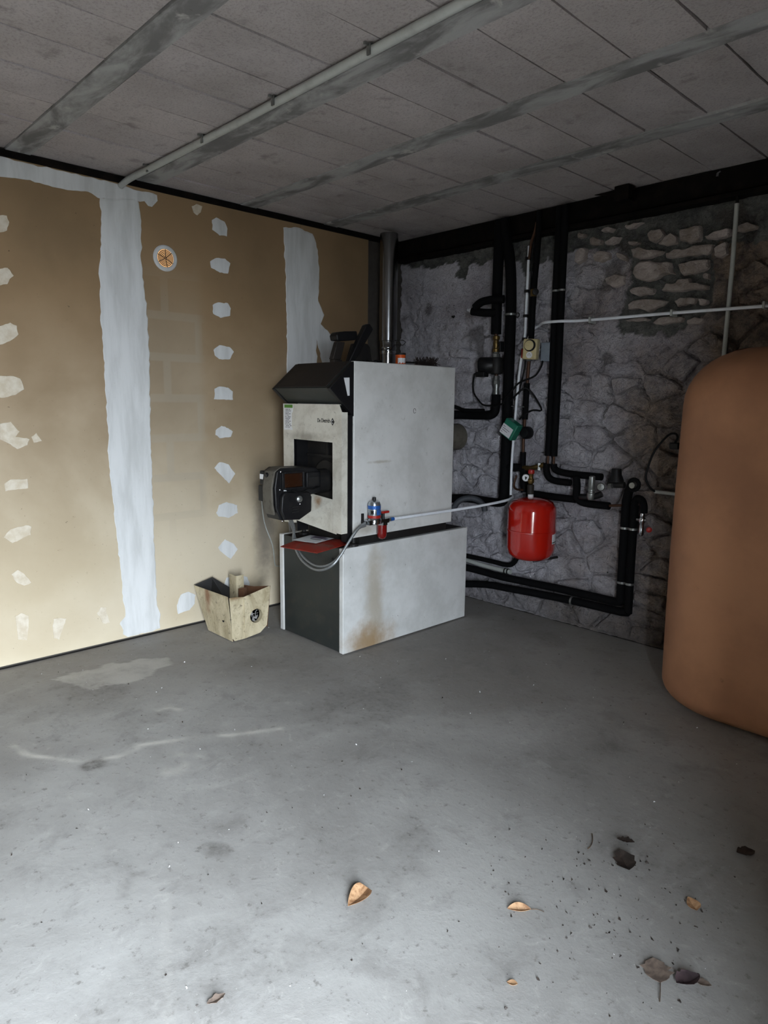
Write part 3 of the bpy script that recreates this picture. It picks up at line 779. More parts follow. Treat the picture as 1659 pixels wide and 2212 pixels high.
# ------------------------------------------------------------------ hot-water tank under the boiler
tk = thing('storage_tank', 'low white and anthracite hot water tank cabinet standing on the floor under the boiler', 'water tank', (0.742, 2.885, 0.0))
obj('side_panel', MB().box(1.008, 1.043, 2.357, 3.41, 0.004, 0.606), M_TANKSIDE, tk, bevel=0.004)
obj('side_panel', MB().box(0.441, 0.477, 2.357, 3.41, 0.004, 0.606), M_CASE, tk, bevel=0.004)
obj('front_panel', MB().box(0.479, 1.006, 2.364, 2.385, 0.006, 0.602), M_ANTHR, tk, bevel=0.002)['label'] = 'plain anthracite front panel'
obj('top_panel', MB().box(0.479, 1.006, 2.366, 3.40, 0.585, 0.604), M_HOOD, tk)
obj('back_panel', MB().box(0.479, 1.006, 3.385, 3.405, 0.006, 0.584), M_CASE, tk)
obj('panel_screw', MB().cyl((0.945,2.3635,0.535), (0.945,2.360,0.535), 0.007, 12), M_BLACK, tk)

# ------------------------------------------------------------------ boiler
bo = thing('boiler', 'white oil boiler with dark sloping control hood standing on the low tank cabinet', 'boiler', (0.78, 2.84, 0.606))
X0, X1, BY0, BY1, BZ0, BZ1 = 0.520, 1.043, 2.432, 3.250, 0.658, 1.614
obj('base_frame', MB().box(0.545, 1.015, 2.50, 3.23, 0.606, 0.665), M_IRON, bo)
for (fx, fy) in ((0.56, 2.455), (1.010, 2.460)):
    obj('foot', MB().lathe([(0.028,0.0),(0.028,0.012),(0.012,0.018),(0.012,0.06)], (fx, fy, 0.606), 14), M_IRON, bo)
obj('side_panel', MB().box(X1-0.016, X1, BY0, BY1, BZ0, BZ1).box(X1-0.03, X1-0.001, BY0-0.001, BY0+0.012, BZ0, BZ1), M_CASE, bo, bevel=0.004)
obj('side_panel', MB().box(X0, X0+0.016, BY0, BY1, BZ0, BZ1), M_CASE, bo, bevel=0.004)
obj('top_panel', MB().box(X0+0.017, X1-0.017, BY0, BY1, BZ1-0.016, BZ1-0.004), M_HOOD, bo)
obj('back_panel', MB().box(X0+0.017, X1-0.017, BY1-0.02, BY1-0.002, BZ0, BZ1-0.017), M_CASE, bo)
obj('front_frame', MB().box(1.004, 1.034, 2.387, BY0-0.002, BZ0-0.02, 1.33).box(0.528, 0.585, 2.388, 2.469, BZ0-0.02, 1.33).box(0.585, 1.004, 2.40, 2.469, 1.197, 1.33).box(0.99, 1.004, 2.388, 2.469, BZ0-0.02, 1.197), M_BLACK, bo)
# furnace door seen through the cut-out
fd = obj('furnace_door', MB().box(0.562, 1.002, 2.47, 2.50, 0.68, 1.195), M_IRON, bo, bevel=0.004)
obj('door_rib', MB().box(0.60, 0.97, 2.452, 2.472, 1.085, 1.10).box(0.775, 0.79, 2.455, 2.472, 1.10, 1.19), M_IRON, fd)
obj('door_flange', MB().lathe([(0.135,0),(0.135,0.014),(0.11,0.03),(0.09,0.03)], (0.79, 2.472, 0.95), 28, (0,-1,0)), M_IRON, fd, smooth=True)
# front panel: arch-shaped sheet with the burner opening cut out of it
fp_poly = [(0.515,0.690),(0.515,1.386),(1.020,1.386),(1.043,1.345),(1.043,0.690),(0.967,0.690),(0.967,1.182),(0.613,1.186),(0.613,0.810),(0.632,0.806),(0.632,0.700),(0.60,0.696)]
mb = MB()
def strip_panel(rects, y0, y1):
    m = MB()
    for r in rects: m.box(r[0], r[1], y0, y1, r[2], r[3])
    return m
fp = obj('front_panel', MB().prism(fp_poly, 'y', 2.345, 2.349).box(1.0395, 1.0428, 2.3492, 2.387, 0.6905, 1.3445).box(0.5152, 0.5185, 2.3492, 2.387, 0.6905, 1.3855).box(0.519, 1.019, 2.3492, 2.387, 1.3822, 1.3855), M_FRONT, bo)
fp['label'] = 'smudged white front panel cut open around the burner'
fl_poly = [(0.768,0.885),(0.752,0.832),(0.656,0.808),(0.648,0.718),(0.99,0.682),(0.975,0.870)]
mb = MB().prism(fl_poly, 'y', 2.3505, 2.3545)
for i, q in enumerate(mb.v):
    mb.v[i] = (q[0], q[1]-0.02*max(0, (0.9-q[0])/0.25)*max(0, (0.80-q[2])/0.1)+0.0, q[2])
mb2 = obj('panel_flap', mb, M_FRONT, bo); mb2['label'] = 'loose rust-stained sheet flap below the burner'
# sloping control hood
hd_poly = [(2.432,1.612),(2.268,1.470),(2.362,1.390),(2.432,1.390)]
hd = obj('control_hood', MB().prism(hd_poly, 'x', 0.545, 1.013), M_ANTHR, bo, bevel=0.003)
hd['label'] = 'dark wedge-shaped control hood'
dv = Vector((0, 2.432-2.268, 1.612-1.470)); nn = Vector((0, -dv.z, dv.y)).normalized()
a = Vector((0,2.268,1.470))+dv*0.03; b = Vector((0,2.268,1.470))+dv*0.985
mb = MB()
for xx in (0.552, 1.006):
    for q, h_ in ((a,0.0005),(b,0.0005),(b,0.006),(a,0.006)):
        pp = q+nn*h_; mb.v.append((xx, pp.y, pp.z))
mb.f = [(0,1,2,3),(7,6,5,4),(0,4,5,1),(1,5,6,2),(2,6,7,3),(3,7,4,0)]
obj('hood_lid', mb, M_HOOD, hd, bevel=0.002)
cap_poly = [(2.4315,1.612),(2.264,1.468),(2.4315,1.322)]
cp = obj('hood_end_cap', MB().prism(cap_poly, 'x', 1.014, 1.0425), M_BLACK, bo, bevel=0.003)
obj('switch_window', MB().prism([(2.360,1.524),(2.397,1.526),(2.398,1.432),(2.386,1.431)], 'x', 1.0425, 1.0455), M_LABEL, cp)['label'] = 'white wedge-shaped window'
obj('hood_end_cap', MB().prism(cap_poly, 'x', 0.520, 0.544), M_BLACK, bo, bevel=0.003)
# lettering and diamond emblem
def text_mesh(body, size, loc, width, rot, name, mat, parent):
    cu = bpy.data.curves.new(name, 'FONT'); cu.body = body; cu.size = size; cu.extrude = 0.0004; cu.resolution_u = 3; cu.offset = 0.0005
    o = bpy.data.objects.new(name, cu); COL.objects.link(o)
    bpy.context.view_layer.update()
    me_ = bpy.data.meshes.new_from_object(o.evaluated_get(bpy.context.evaluated_depsgraph_get()))
    bpy.data.objects.remove(o); bpy.data.curves.remove(cu)
    xs_ = [v.co.x for v in me_.vertices]; w = max(xs_)-min(xs_)
    R_ = Matrix.Rotation(rot[2],3,'Z') @ Matrix.Rotation(rot[0],3,'X')
    off = world_loc(parent)
    for v in me_.vertices:
        q = R_ @ Vector(((v.co.x-min(xs_))*width/w, v.co.y, v.co.z))
        v.co = q+Vector(loc)-off
    me_.materials.clear(); me_.materials.append(mat)
    oo = bpy.data.objects.new(name, me_); COL.objects.link(oo); oo.parent = parent
    return oo
text_mesh('De Dietrich', 0.030, (0.838, 2.3446, 1.288), 0.108, (PI/2,0,0), 'lettering', M_INK, fp)
mb = MB().prism([(0.968,1.272),(0.951,1.293),(0.968,1.314),(0.985,1.293)], 'y', 2.3442, 2.3448)
em_ = obj('emblem', mb, M_INK, fp)
mb = MB()
for k in range(7):
    a0 = math.radians(60+k*34.3); a1 = math.radians(60+(k+1)*34.3)
    q = [(0.968+r_*math.cos(a_)*0.85, 1.293+r_*math.sin(a_)) for r_, a_ in ((0.0105,a0),(0.0105,a1),(0.0075,a1),(0.0075,a0))]
    mb.prism(q, 'y', 2.3438, 2.3443)
obj('emblem_ring', mb, M_LABEL, em_)
# sticker column with a green header
st = obj('sticker', MB().prism([(0.522,1.382),(0.612,1.382),(0.612,1.345),(0.600,1.330),(0.596,1.26),(0.606,1.236),(0.522,1.236)], 'y', 2.3437, 2.3449), M_LABEL, fp)
st['label'] = 'white adhesive label with green header'
obj('header', MB().box(0.530, 0.610, 2.3430, 2.3436, 1.362, 1.380), M_GREENINK, st)
mb = MB()
for k in range(13):
    z_ = 1.352-k*0.0085; w_ = [0.05,0.062,0.04,0.055,0.03,0.06,0.05,0.035,0.06,0.04,0.05,0.06,0.045][k]
    for q in range(3):
        a_ = 0.536+q*w_/3+rnd.uniform(0,0.006); mb.box(a_, a_+w_/3*rnd.uniform(0.5,0.95), 2.3431, 2.3436, z_, z_+0.003)
obj('print_lines', mb, M_INK, st)
obj('flue_collar', MB().lathe([(0.085,0),(0.085,0.15),(0.078,0.155),(0.06,0.155)], (0.945, 3.249, 1.185), 28, (0,1,0)), M_DUSTY, bo, smooth=True)
obj('knockout_ring', MB().tube([(1.0436, 2.897+0.010*math.cos(k/12*2*PI), 1.352+0.014*math.sin(k/12*2*PI)) for k in range(12)], 0.0012, 5), M_IRON, bo)

# ------------------------------------------------------------------ burner
bu = thing('oil_burner', 'black oil burner with amber control window projecting from the boiler front', 'burner', (0.79, 2.2, 0.765))
prof = [(2.045,1.035),(2.075,1.052),(2.30,1.046),(2.335,1.02),(2.335,0.91),(2.26,0.895),(2.262,0.815),(2.175,0.768),(2.065,0.776),(2.036,0.84),(2.030,0.95)]
hs = obj('housing', MB().prism(prof, 'x', 0.755, 0.878), M_BLACK, bu, bevel=0.006)
band = [(2.031,0.805),(2.018,0.86),(2.016,0.95),(2.034,1.035),(2.075,1.055),(2.14,1.055),(2.14,1.050),(2.078,1.049),(2.044,1.030),(2.028,0.95),(2.030,0.86),(2.040,0.81)]
fb_ = obj('front_cover', MB().prism(band, 'x', 0.785, 0.866), M_DUSTY, bu, bevel=0.002); fb_['label'] = 'dusty grey curved front cover'
obj('cover_plug', MB().cyl((0.81,2.032,1.016), (0.81,2.020,1.013), 0.012, 14), M_BLACK, fb_)
obj('control_box', MB().box(0.878, 0.896, 2.225, 2.318, 0.942, 1.022), M_BLACK, bu, bevel=0.004)
obj('nameplate', MB().box(0.896, 0.8975, 2.236, 2.305, 0.955, 0.995), M_IRON, bu)
aw = obj('amber_window', MB().box(0.878, 0.886, 2.086, 2.205, 0.948, 1.022), M_AMBER, bu, bevel=0.003)
obj('window_frame', MB().box(0.878,0.890,2.072,2.086,0.94,1.03).box(0.878,0.890,2.205,2.220,0.94,1.03).box(0.878,0.890,2.086,2.205,1.022,1.032).box(0.878,0.890,2.086,2.205,0.936,0.948), M_BLACK, bu, bevel=0.002)
pc = [(2.058,0.905),(2.075,0.925),(2.235,0.918),(2.252,0.89),(2.25,0.81),(2.17,0.772),(2.075,0.780),(2.052,0.83)]
pu = obj('pump_cover', MB().prism(pc, 'x', 0.878, 0.905), M_BLACK, bu, bevel=0.006)
obj('pump_knob', MB().lathe([(0.018,0),(0.018,0.008),(0.008,0.016)], (0.905,2.165,0.885), 14, (1,0,0)), M_ZINC, pu, smooth=True)
for k in range(3):
    obj('vent_slot', MB().box(0.905, 0.908, 2.12, 2.165, 0.842-k*0.014, 0.847-k*0.014), M_IRON, pu)
for (yy, zz) in ((2.068,1.034),(2.062,0.940),(2.338,0.950),(2.172,0.858),(2.075,0.772)):
    xx = 0.905 if (yy, zz) == (2.172,0.858) else (0.879 if yy < 2.33 else 0.86)
    obj('screw', MB().lathe([(0.005,0),(0.005,0.003),(0.002,0.005)], (xx,yy,zz), 10, (1,0,0)), M_CHROME, bu)
obj('warning_triangle', MB().prism([(2.085,0.930),(2.105,0.930),(2.088,0.945)], 'x', 0.8785, 0.8795), M_LABEL, bu)
mo = obj('motor', MB().box(0.715, 0.757, 2.045, 2.12, 0.955, 1.030).box(0.690, 0.757, 2.05, 2.12, 0.862, 0.950), M_BLACK, bu, bevel=0.005)
obj('motor_body', MB().cyl((0.757,2.18,0.89), (0.66,2.18,0.89), 0.068, 22), M_BLACK, bu, smooth=True)
obj('motor_label', MB().box(0.720, 0.753, 2.0425, 2.0445, 0.985, 1.012), M_LABEL, mo)
obj('blast_tube', MB().cyl((0.79,2.335,0.955), (0.79,2.47,0.955), 0.07, 24), M_IRON, bu, smooth=True)
obj('mounting_flange', MB().lathe([(0.10,0),(0.115,0.006),(0.115,0.014),(0.075,0.02)], (0.79,2.455,0.955), 26, (0,-1,0)), M_IRON, bu, smooth=True)
mb = MB()
mb.tube([(0.90,2.12,0.934),(0.915,2.17,0.92),(0.91,2.22,0.935),(0.90,2.26,0.93),(0.89,2.32,0.942)], 0.004, 6, smooth=4)
obj('ignition_cable', mb, M_RUBBER, bu, smooth=True)
obj('air_intake', MB().box(0.70, 0.757, 2.09, 2.25, 0.785, 0.84), M_BLACK, bu, bevel=0.008)

# ------------------------------------------------------------------ fuel filter on the boiler side
ff_ = thing('fuel_filter', 'silver and blue oil filter can with red bowl on the boiler side', 'oil filter', (1.09, 2.545, 0.635))
obj('bracket', MB().box(1.044, 1.052, 2.485, 2.50, 0.735, 0.79).box(1.044, 1.095, 2.484, 2.50, 0.740, 0.752), M_IRON, ff_)
cn = obj('canister', MB().lathe([(0.034,0.765),(0.036,0.770),(0.036,0.842),(0.030,0.858),(0.012,0.864)], (1.092,2.54,0), 26), M_SILVER, ff_, smooth=True)
obj('blue_band', MB().lathe([(0.0362,0.818),(0.0368,0.820),(0.0368,0.836),(0.0362,0.838)], (1.092,2.54,0), 26), M_BLUE, cn)
obj('red_band', MB().lathe([(0.0362,0.768),(0.0368,0.769),(0.0368,0.781),(0.0362,0.783)], (1.092,2.54,0), 26), M_REDPL, cn)
mb = MB()
for k in range(5):
    a0 = math.radians(-20+k*14); a1 = math.radians(-20+(k+1)*14)
    q = [(1.092+r_*math.cos(a_), 2.54+r_*math.sin(a_)) for r_, a_ in ((0.0362,a0),(0.0362,a1),(0.0372,a1),(0.0372,a0))]
    mb.prism(q, 'z', 0.786, 0.816)
obj('blue_panel', mb, M_BLUE, cn)
mb = MB()
for k in range(5): mb.box(1.104+0.003*k, 1.107+0.003*k, 2.5035+0.0012*k, 2.5055+0.0012*k, 0.788+0.004*(k % 3), 0.812-0.003*(k % 2))
obj('label_print', mb, M_INK, cn)
obj('vent_nipple', MB().cyl((1.092,2.54,0.863), (1.092,2.54,0.882), 0.009, 12), M_BLACK, cn)
hb = obj('filter_head', MB().lathe([(0.024,0.730),(0.040,0.737),(0.041,0.757),(0.036,0.766)], (1.092,2.54,0), 22).box(1.070,1.115,2.485,2.635,0.733,0.757), M_CHROME, ff_, smooth=True)
obj('union_nut', MB().cyl((1.092,2.60,0.722), (1.092,2.60,0.738), 0.032, 6), M_CHROME, ff_)
obj('bowl', MB().lathe([(0.006,0.640),(0.018,0.644),(0.026,0.656),(0.028,0.675),(0.028,0.722)], (1.092,2.60,0), 22), M_BOWL, ff_, smooth=True)['label'] = 'dark red transparent bowl'
obj('valve_stem', MB().cyl((1.092,2.608,0.757), (1.092,2.608,0.784), 0.009, 10), M_BLACK, ff_)
obj('valve_lever', MB().box(1.086,1.10,2.598,2.650,0.7845,0.7975), M_REDPL, ff_, bevel=0.003)
for yy in (2.636, 2.664):
    obj('hose_fitting', MB().cyl((1.092,yy,0.745), (1.092,yy+0.026,0.745), 0.011, 8), M_BLUE if yy > 2.65 else M_ZINC, ff_)
HP = [(0.795,2.13,0.800),(0.754,2.20,0.770),(0.690,2.275,0.690),(0.655,2.318,0.618),(0.676,2.326,0.556),(0.766,2.300,0.520),(0.891,2.275,0.504),(0.986,2.268,0.515),(1.050,2.285,0.547),(1.068,2.325,0.593),(1.076,2.382,0.664),(1.08,2.440,0.722),(1.08,2.488,0.745)]
single('fuel_hose', MB().tube(HP, 0.0075, 8, smooth=6), M_HOSE, 'upper of two grey braided fuel hoses looping from burner to filter', 'hose', smooth=True)
HP2 = [(x_+0.022, y_-0.004, z_-0.002) if i < 3 else (x_+0.008, y_-0.017, z_-0.016*math.sin(i/12*PI)) for i, (x_, y_, z_) in enumerate(HP)]
HP2[-1] = (1.08, 2.486, 0.728)
single('fuel_hose', MB().tube(HP2, 0.0075, 8, smooth=6), M_HOSE, 'lower of two grey braided fuel hoses looping from burner to filter', 'hose', smooth=True)
single('fuel_line', MB().tube([(1.092,2.69,0.745),(1.098,2.93,0.745),(1.11,3.19,0.747),(1.16,3.45,0.762),(1.19,3.62,0.778),(1.18,3.70,0.79)], 0.0085, 8, smooth=5), M_WHITEPVC, 'thin white tube running level from the oil filter to the red vessel', 'pipe', smooth=True)

# ------------------------------------------------------------------ folder and leaflet on the tank
def quad_plate(a, b, c_, z0, z1, wob=0.0, bow=0.0, n=6):
    """rectangular pouch: corner a, edge a-b, edge b-c"""
    a, b, c_ = Vector(a), Vector(b), Vector(c_)
    m = MB()
    for lay in (0, 1):
        for j in range(n+1):
            for i in range(n+1):
                u, v = i/n, j/n
                q = a+(b-a)*u+(c_-b)*v
                e = min(u, 1-u, v, 1-v)
                w_ = wob*noise.noise((u*3, v*3, lay*4.0))
                z_ = (z0 if lay == 0 else z0+(z1-z0)*min(1, 0.15+e*5))+w_*(lay)
                m.v.append((q.x, q.y, z_+bow*(1-v)*(1-v)))
    N = (n+1)*(n+1)
    for j in range(n):
        for i in range(n):
            k = j*(n+1)+i
            m.f.append((k+n+1, k+n+2, k+1, k)); m.f.append((N+k, N+k+1, N+k+n+2, N+k+n+1))
    per = [i for i in range(n+1)]+[j*(n+1)+n for j in range(1, n+1)]+[n*(n+1)+i for i in range(n-1,-1,-1)]+[j*(n+1) for j in range(n-1,0,-1)]
    for k in range(len(per)):
        p1, p2 = per[k], per[(k+1) % len(per)]
        m.f.append((p1, p2, N+p2, N+p1))
    return m
single('document_pouch', quad_plate((0.770,2.135,0), (1.030,2.187,0), (0.968,2.482,0), 0.609, 0.636, 0.004, -0.004), M_FOLDER, 'flat red plastic document pouch lying on the tank edge under the burner', 'folder', smooth=True)
lf = thing('leaflet', 'white printed paper leaflet lying on the red pouch', 'paper', (0.84, 2.30, 0.640))
obj('sheet', quad_plate((0.792,2.198,0), (0.952,2.243,0), (0.905,2.405,0), 0.640, 0.6415, 0.001), M_PAPER, lf)
def on_leaf(u0, u1, v0, v1, mat, nm):
    a = Vector((0.792,2.198)); e1 = Vector((0.160,0.045)); e2 = Vector((-0.047,0.162))
    q = [a+e1*u+e2*v for u, v in ((u0,v0),(u1,v0),(u1,v1),(u0,v1))]
    obj(nm, MB().prism([(p_.x,p_.y) for p_ in q], 'z', 0.6425, 0.6431), mat, lf)
on_leaf(0.30, 0.78, 0.62, 0.92, M_VIOLET, 'printed_picture'); on_leaf(0.42, 0.85, 0.44, 0.50, M_INK, 'printed_line'); on_leaf(0.82, 0.95, 0.6, 0.75, M_VIOLET, 'printed_picture')

# ------------------------------------------------------------------ beige sheet-metal burner hood standing on the floor
tb = thing('burner_cover', 'rust-stained beige sheet metal cover standing open on the floor beside the tank', 'metal box', (0.33, 2.15, 0.0))
def sheet(pts3, th, nrm):
    n = len(pts3); m = MB(); nv = Vector(nrm)*th
    m.v = [tuple(p_) for p_ in pts3]+[tuple(Vector(p_)+nv) for p_ in pts3]
    m.f = [tuple(range(n)), tuple(reversed(range(n,2*n)))]+[(i,i+n,(i+1)%n+n,(i+1)%n) for i in range(n)]
    return m
FL, FR = (0.168,2.012,0.002), (0.447,2.014,0.002)      # front bottom left / right
TL, TR = (0.030,1.998,0.262), (0.424,2.002,0.270)      # front top left / right
def ringface(outer, cc, r_, n=20):
    """polygon with a round hole, as a ring of quads"""
    m = MB(); hole = [(cc[0]+r_*math.cos(2*PI*k/n), cc[1]+r_*math.sin(2*PI*k/n)) for k in range(n)]
    out_ = []
    for k in range(n):
        d = Vector((math.cos(2*PI*k/n), math.sin(2*PI*k/n))); best = None
        for i in range(len(outer)):
            a, b = Vector(outer[i]), Vector(outer[(i+1) % len(outer)])
            e = b-a; w_ = a-Vector(cc); den = d.x*e.y-d.y*e.x
            if abs(den) < 1e-9: continue
            s_ = (w_.x*e.y-w_.y*e.x)/den; t_ = (w_.x*d.y-w_.y*d.x)/den
            if s_ > 0 and -1e-6 <= t_ <= 1+1e-6 and (best is None or s_ < best): best = s_
        out_.append(tuple(Vector(cc)+d*best))
    return out_, hole
obj('front_sheet', sheet([FL, FR, TR, TL], 0.002, (0,1,0)), M_TUB, tb)
obj('bolt_hole', MB().cyl((0.355,2.0085,0.112), (0.355,2.0125,0.112), 0.0125, 16), M_IRON, tb)
outer = [(2.016,0.002),(2.10,0.002),(2.205,0.014),(2.255,0.05),(2.290,0.292),(2.10,0.255),(2.004,0.270)]
# corners inserted so that the ring keeps the outline
o_, h_ = ringface(outer, (2.182,0.124), 0.043, 56)
m = MB(); n = len(o_)
tx = lambda z_: 0.447-0.03*z_
m.v = [(tx(p_[1]),p_[0],p_[1]) for p_ in o_]+[(tx(p_[1]),p_[0],p_[1]) for p_ in h_]+[(tx(p_[1])-0.002,p_[0],p_[1]) for p_ in o_]+[(tx(p_[1])-0.002,p_[0],p_[1]) for p_ in h_]
for k in range(n):
    k2 = (k+1) % n
    m.f += [(k,k2,n+k2,n+k), (2*n+k,3*n+k,3*n+k2,2*n+k2), (k,2*n+k,2*n+k2,k2), (n+k,n+k2,3*n+k2,3*n+k)]
rs_ = obj('side_sheet', m, M_TUB, tb)
obj('seam', MB().box(0.4405, 0.4485, 2.098, 2.104, 0.004, 0.245), M_TUB, rs_)
obj('hole_collar', MB().lathe([(0.0445,0),(0.0445,0.03),(0.0425,0.03),(0.0425,0)], (0.413,2.182,0.124), 26, (1,0,0)), M_TUB, rs_, smooth=True)
obj('left_sheet', sheet([(0.166,2.014,0.002),(0.150,2.25,0.002),(0.10,2.27,0.18),(0.045,2.12,0.296),(0.030,2.0,0.262)], 0.002, (-1,0,0)), M_IRON, tb)
obj('back_sheet', sheet([(0.155,2.262,0.002),(0.445,2.258,0.04),(0.438,2.288,0.290),(0.26,2.284,0.250),(0.12,2.28,0.235)], 0.002, (0,1,0)), M_RUST, tb)
obj('bottom_sheet', sheet([(0.165,2.014,0.004),(0.445,2.016,0.004),(0.440,2.20,0.014),(0.156,2.25,0.004)], 0.002, (0,0,1)), M_RUST, tb)
br_ = obj('inner_bracket', MB().box(0.105, 0.185, 2.205, 2.2075, 0.10, 0.315).box(0.183, 0.1855, 2.2075, 2.26, 0.10, 0.315), M_TUB, tb)
obj('bracket_hook', MB().box(0.225, 0.29, 2.195, 2.199, 0.16, 0.245).box(0.225,0.229,2.199,2.255,0.16,0.245), M_RUST, tb, bevel=0.002)
mb = MB(); rr = random.Random(5)
for k in range(26):
    c_ = Vector((rr.uniform(0.385,0.43), rr.uniform(2.15,2.205), rr.uniform(0.09,0.15)))
    q = [c_+Vector((rr.gauss(0,1), rr.gauss(0,1), rr.gauss(0,1))).normalized()*0.03*rr.uniform(0.4,1) for _ in range(4)]
    mb.add(q, [(0,1,2),(0,2,3),(0,3,1),(1,3,2)])
for i, q in enumerate(mb.v): mb.v[i] = (min(q[0],0.442), max(2.144, min(2.215, q[1])), max(0.086, min(0.16, q[2])))
obj('crumpled_lining', mb, M_CLOTH, tb)['label'] = 'crumpled grey lining in the hole'

# ------------------------------------------------------------------ flue and things on top of the boiler
fu = thing('flue_pipe', 'shiny stainless steel flue pipe rising in the corner behind the boiler', 'flue', (0.235, 3.45, 1.10))
obj('lower_pipe', MB().lathe([(0.054,1.12),(0.054,1.775)], (0.235,3.45,0), 36), M_STEEL, fu, smooth=True)
obj('elbow', MB().tube([(0.235,3.45,1.16),(0.25,3.45,1.05),(0.36,3.45,0.985),(0.50,3.45,0.98),(0.62,3.40,0.98),(0.66,3.30,0.98),(0.66,3.25,0.98)], 0.054, 24, smooth=4), M_STEEL, fu, smooth=True)
obj('socket', MB().lathe([(0.055,1.765),(0.060,1.775),(0.060,1.785),(0.057,1.79),(0.057,1.825),(0.063,1.83)], (0.235,3.45,0), 36), M_STEEL, fu, smooth=True)
obj('clamp_band', MB().lathe([(0.0545,1.735),(0.0575,1.738),(0.0575,1.758),(0.0545,1.761)], (0.235,3.45,0), 36), M_CHROME, fu, smooth=True)
obj('clamp_screw', MB().cyl((0.265,3.395,1.748), (0.300,3.385,1.748), 0.006, 8), M_ZINC, fu)
obj('upper_pipe', MB().lathe([(0.063,1.828),(0.063,2.55)], (0.235,3.45,0), 40), M_STEEL, fu, smooth=True)
obj('wall_bracket', MB().tube([(0.285,3.455,1.83),(0.335,3.50,1.832),(0.345,3.52,1.82),(0.335,3.50,1.798),(0.285,3.455,1.80)], 0.003, 6), M_IRON, fu)
zt = BZ1-0.003
single('steel_bracket', MB().box(0.80,0.84,2.46,2.52,zt,zt+0.02).prism([(2.455,zt+0.02),(2.515,zt+0.02),(2.545,zt+0.118),(2.490,zt+0.118)], 'x', 0.80, 0.835), M_HOOD, 'short dark metal bracket standing at the front of the boiler top', 'bracket', bevel=0.004)
single('black_handle_piece', MB().prism([(2.478,zt+0.122),(2.53,zt+0.122),(2.61,zt+0.132),(2.628,zt+0.150),(2.62,zt+0.183),(2.53,zt+0.175),(2.488,zt+0.168),(2.470,zt+0.150)], 'x', 0.785, 0.85), M_BLACK, 'black flat plastic piece resting across the brackets on the boiler', 'plastic part', bevel=0.006)
single('slanted_bar', MB().prism([(2.515,zt+0.001),(2.555,zt+0.001),(2.70,zt+0.195),(2.672,zt+0.225),(2.645,zt+0.215)], 'x', 0.862, 0.90), M_BLACK, 'long black bar leaning diagonally on the boiler top', 'bar', bevel=0.005)
single('black_casing', MB().prism([(2.585,zt+0.001),(2.735,zt+0.001),(2.715,zt+0.10),(2.695,zt+0.118),(2.63,zt+0.118)], 'x', 0.78, 0.858), M_IRON, 'dark trapezoid casing piece standing next to the flue on the boiler', 'casing', bevel=0.006)
single('cable_coil', MB().tube([(0.90+0.06*math.cos(k/14*2*PI), 2.69+0.045*math.sin(k/14*2*PI), zt+0.006+0.012*(k % 2)) for k in range(15)], 0.006, 6, smooth=3), M_RUBBER, 'small black cable coil lying on the boiler top by the flue', 'cable', smooth=True)
can = thing('orange_tin', 'small orange and white tin standing on the boiler top', 'tin', (0.95, 2.868, zt))
obj('tin_body', MB().lathe([(0.029,0),(0.030,0.003),(0.030,0.060),(0.029,0.063)], (0.95,2.868,zt), 26), M_ORANGE, can, smooth=True)
obj('lid', MB().lathe([(0.0302,0.060),(0.0308,0.062),(0.0308,0.069),(0.028,0.071)], (0.95,2.868,zt), 26), M_IRON, can, smooth=True)
mb = MB()
for k in range(6):
    a0 = math.radians(-75+k*16); a1 = math.radians(-75+(k+1)*16)
    q = [(0.95+r_*math.cos(a_), 2.868+r_*math.sin(a_)) for r_, a_ in ((0.0302,a0),(0.0302,a1),(0.0308,a1),(0.0308,a0))]
    mb.prism(q, 'z', zt+0.012+0.004*(k % 2), zt+0.042)
obj('white_print', mb, M_LABEL, can)
bs = thing('flue_brush', 'dark bristle flue brush lying on the boiler top', 'brush', (0.93, 3.08, zt))
obj('handle_rod', MB().cyl((0.93,2.92,zt+0.022), (0.93,3.20,zt+0.026), 0.005, 8), M_IRON, bs)
mb = MB(); rr = random.Random(11)
for k in range(260):
    yy = 3.035+0.15*(k//20)/12+rr.uniform(-.004,.004); a_ = rr.uniform(0, 2*PI); L_ = rr.uniform(0.03,0.043)
    d = Vector((math.cos(a_), rr.uniform(-.25,.25), math.sin(a_)))
    p0 = Vector((0.93,yy,zt+0.024)); p1 = p0+d*L_
    if p1.z < zt+0.002: p1.z = zt+0.002
    mb.cyl(p0, p1, 0.0022, 3)
obj('bristles', mb, M_BRISTLE, bs)['kind'] = 'stuff'

# ------------------------------------------------------------------ plumbing on the back wall
PY = 3.72
def path(L, y=PY): return [(p_[0], y if len(p_) < 3 else p_[2], p_[1]) for p_ in L]
def clampring(x, y, z, r, parent, mat=None, w=0.012, axis=(0,0,1), name='pipe_clamp'):
    return obj(name, MB().lathe([(r,-w/2),(r+0.003,-w/2),(r+0.003,w/2),(r,w/2)], (x,y,z), 20, axis), mat or M_ZINC, parent, smooth=True)
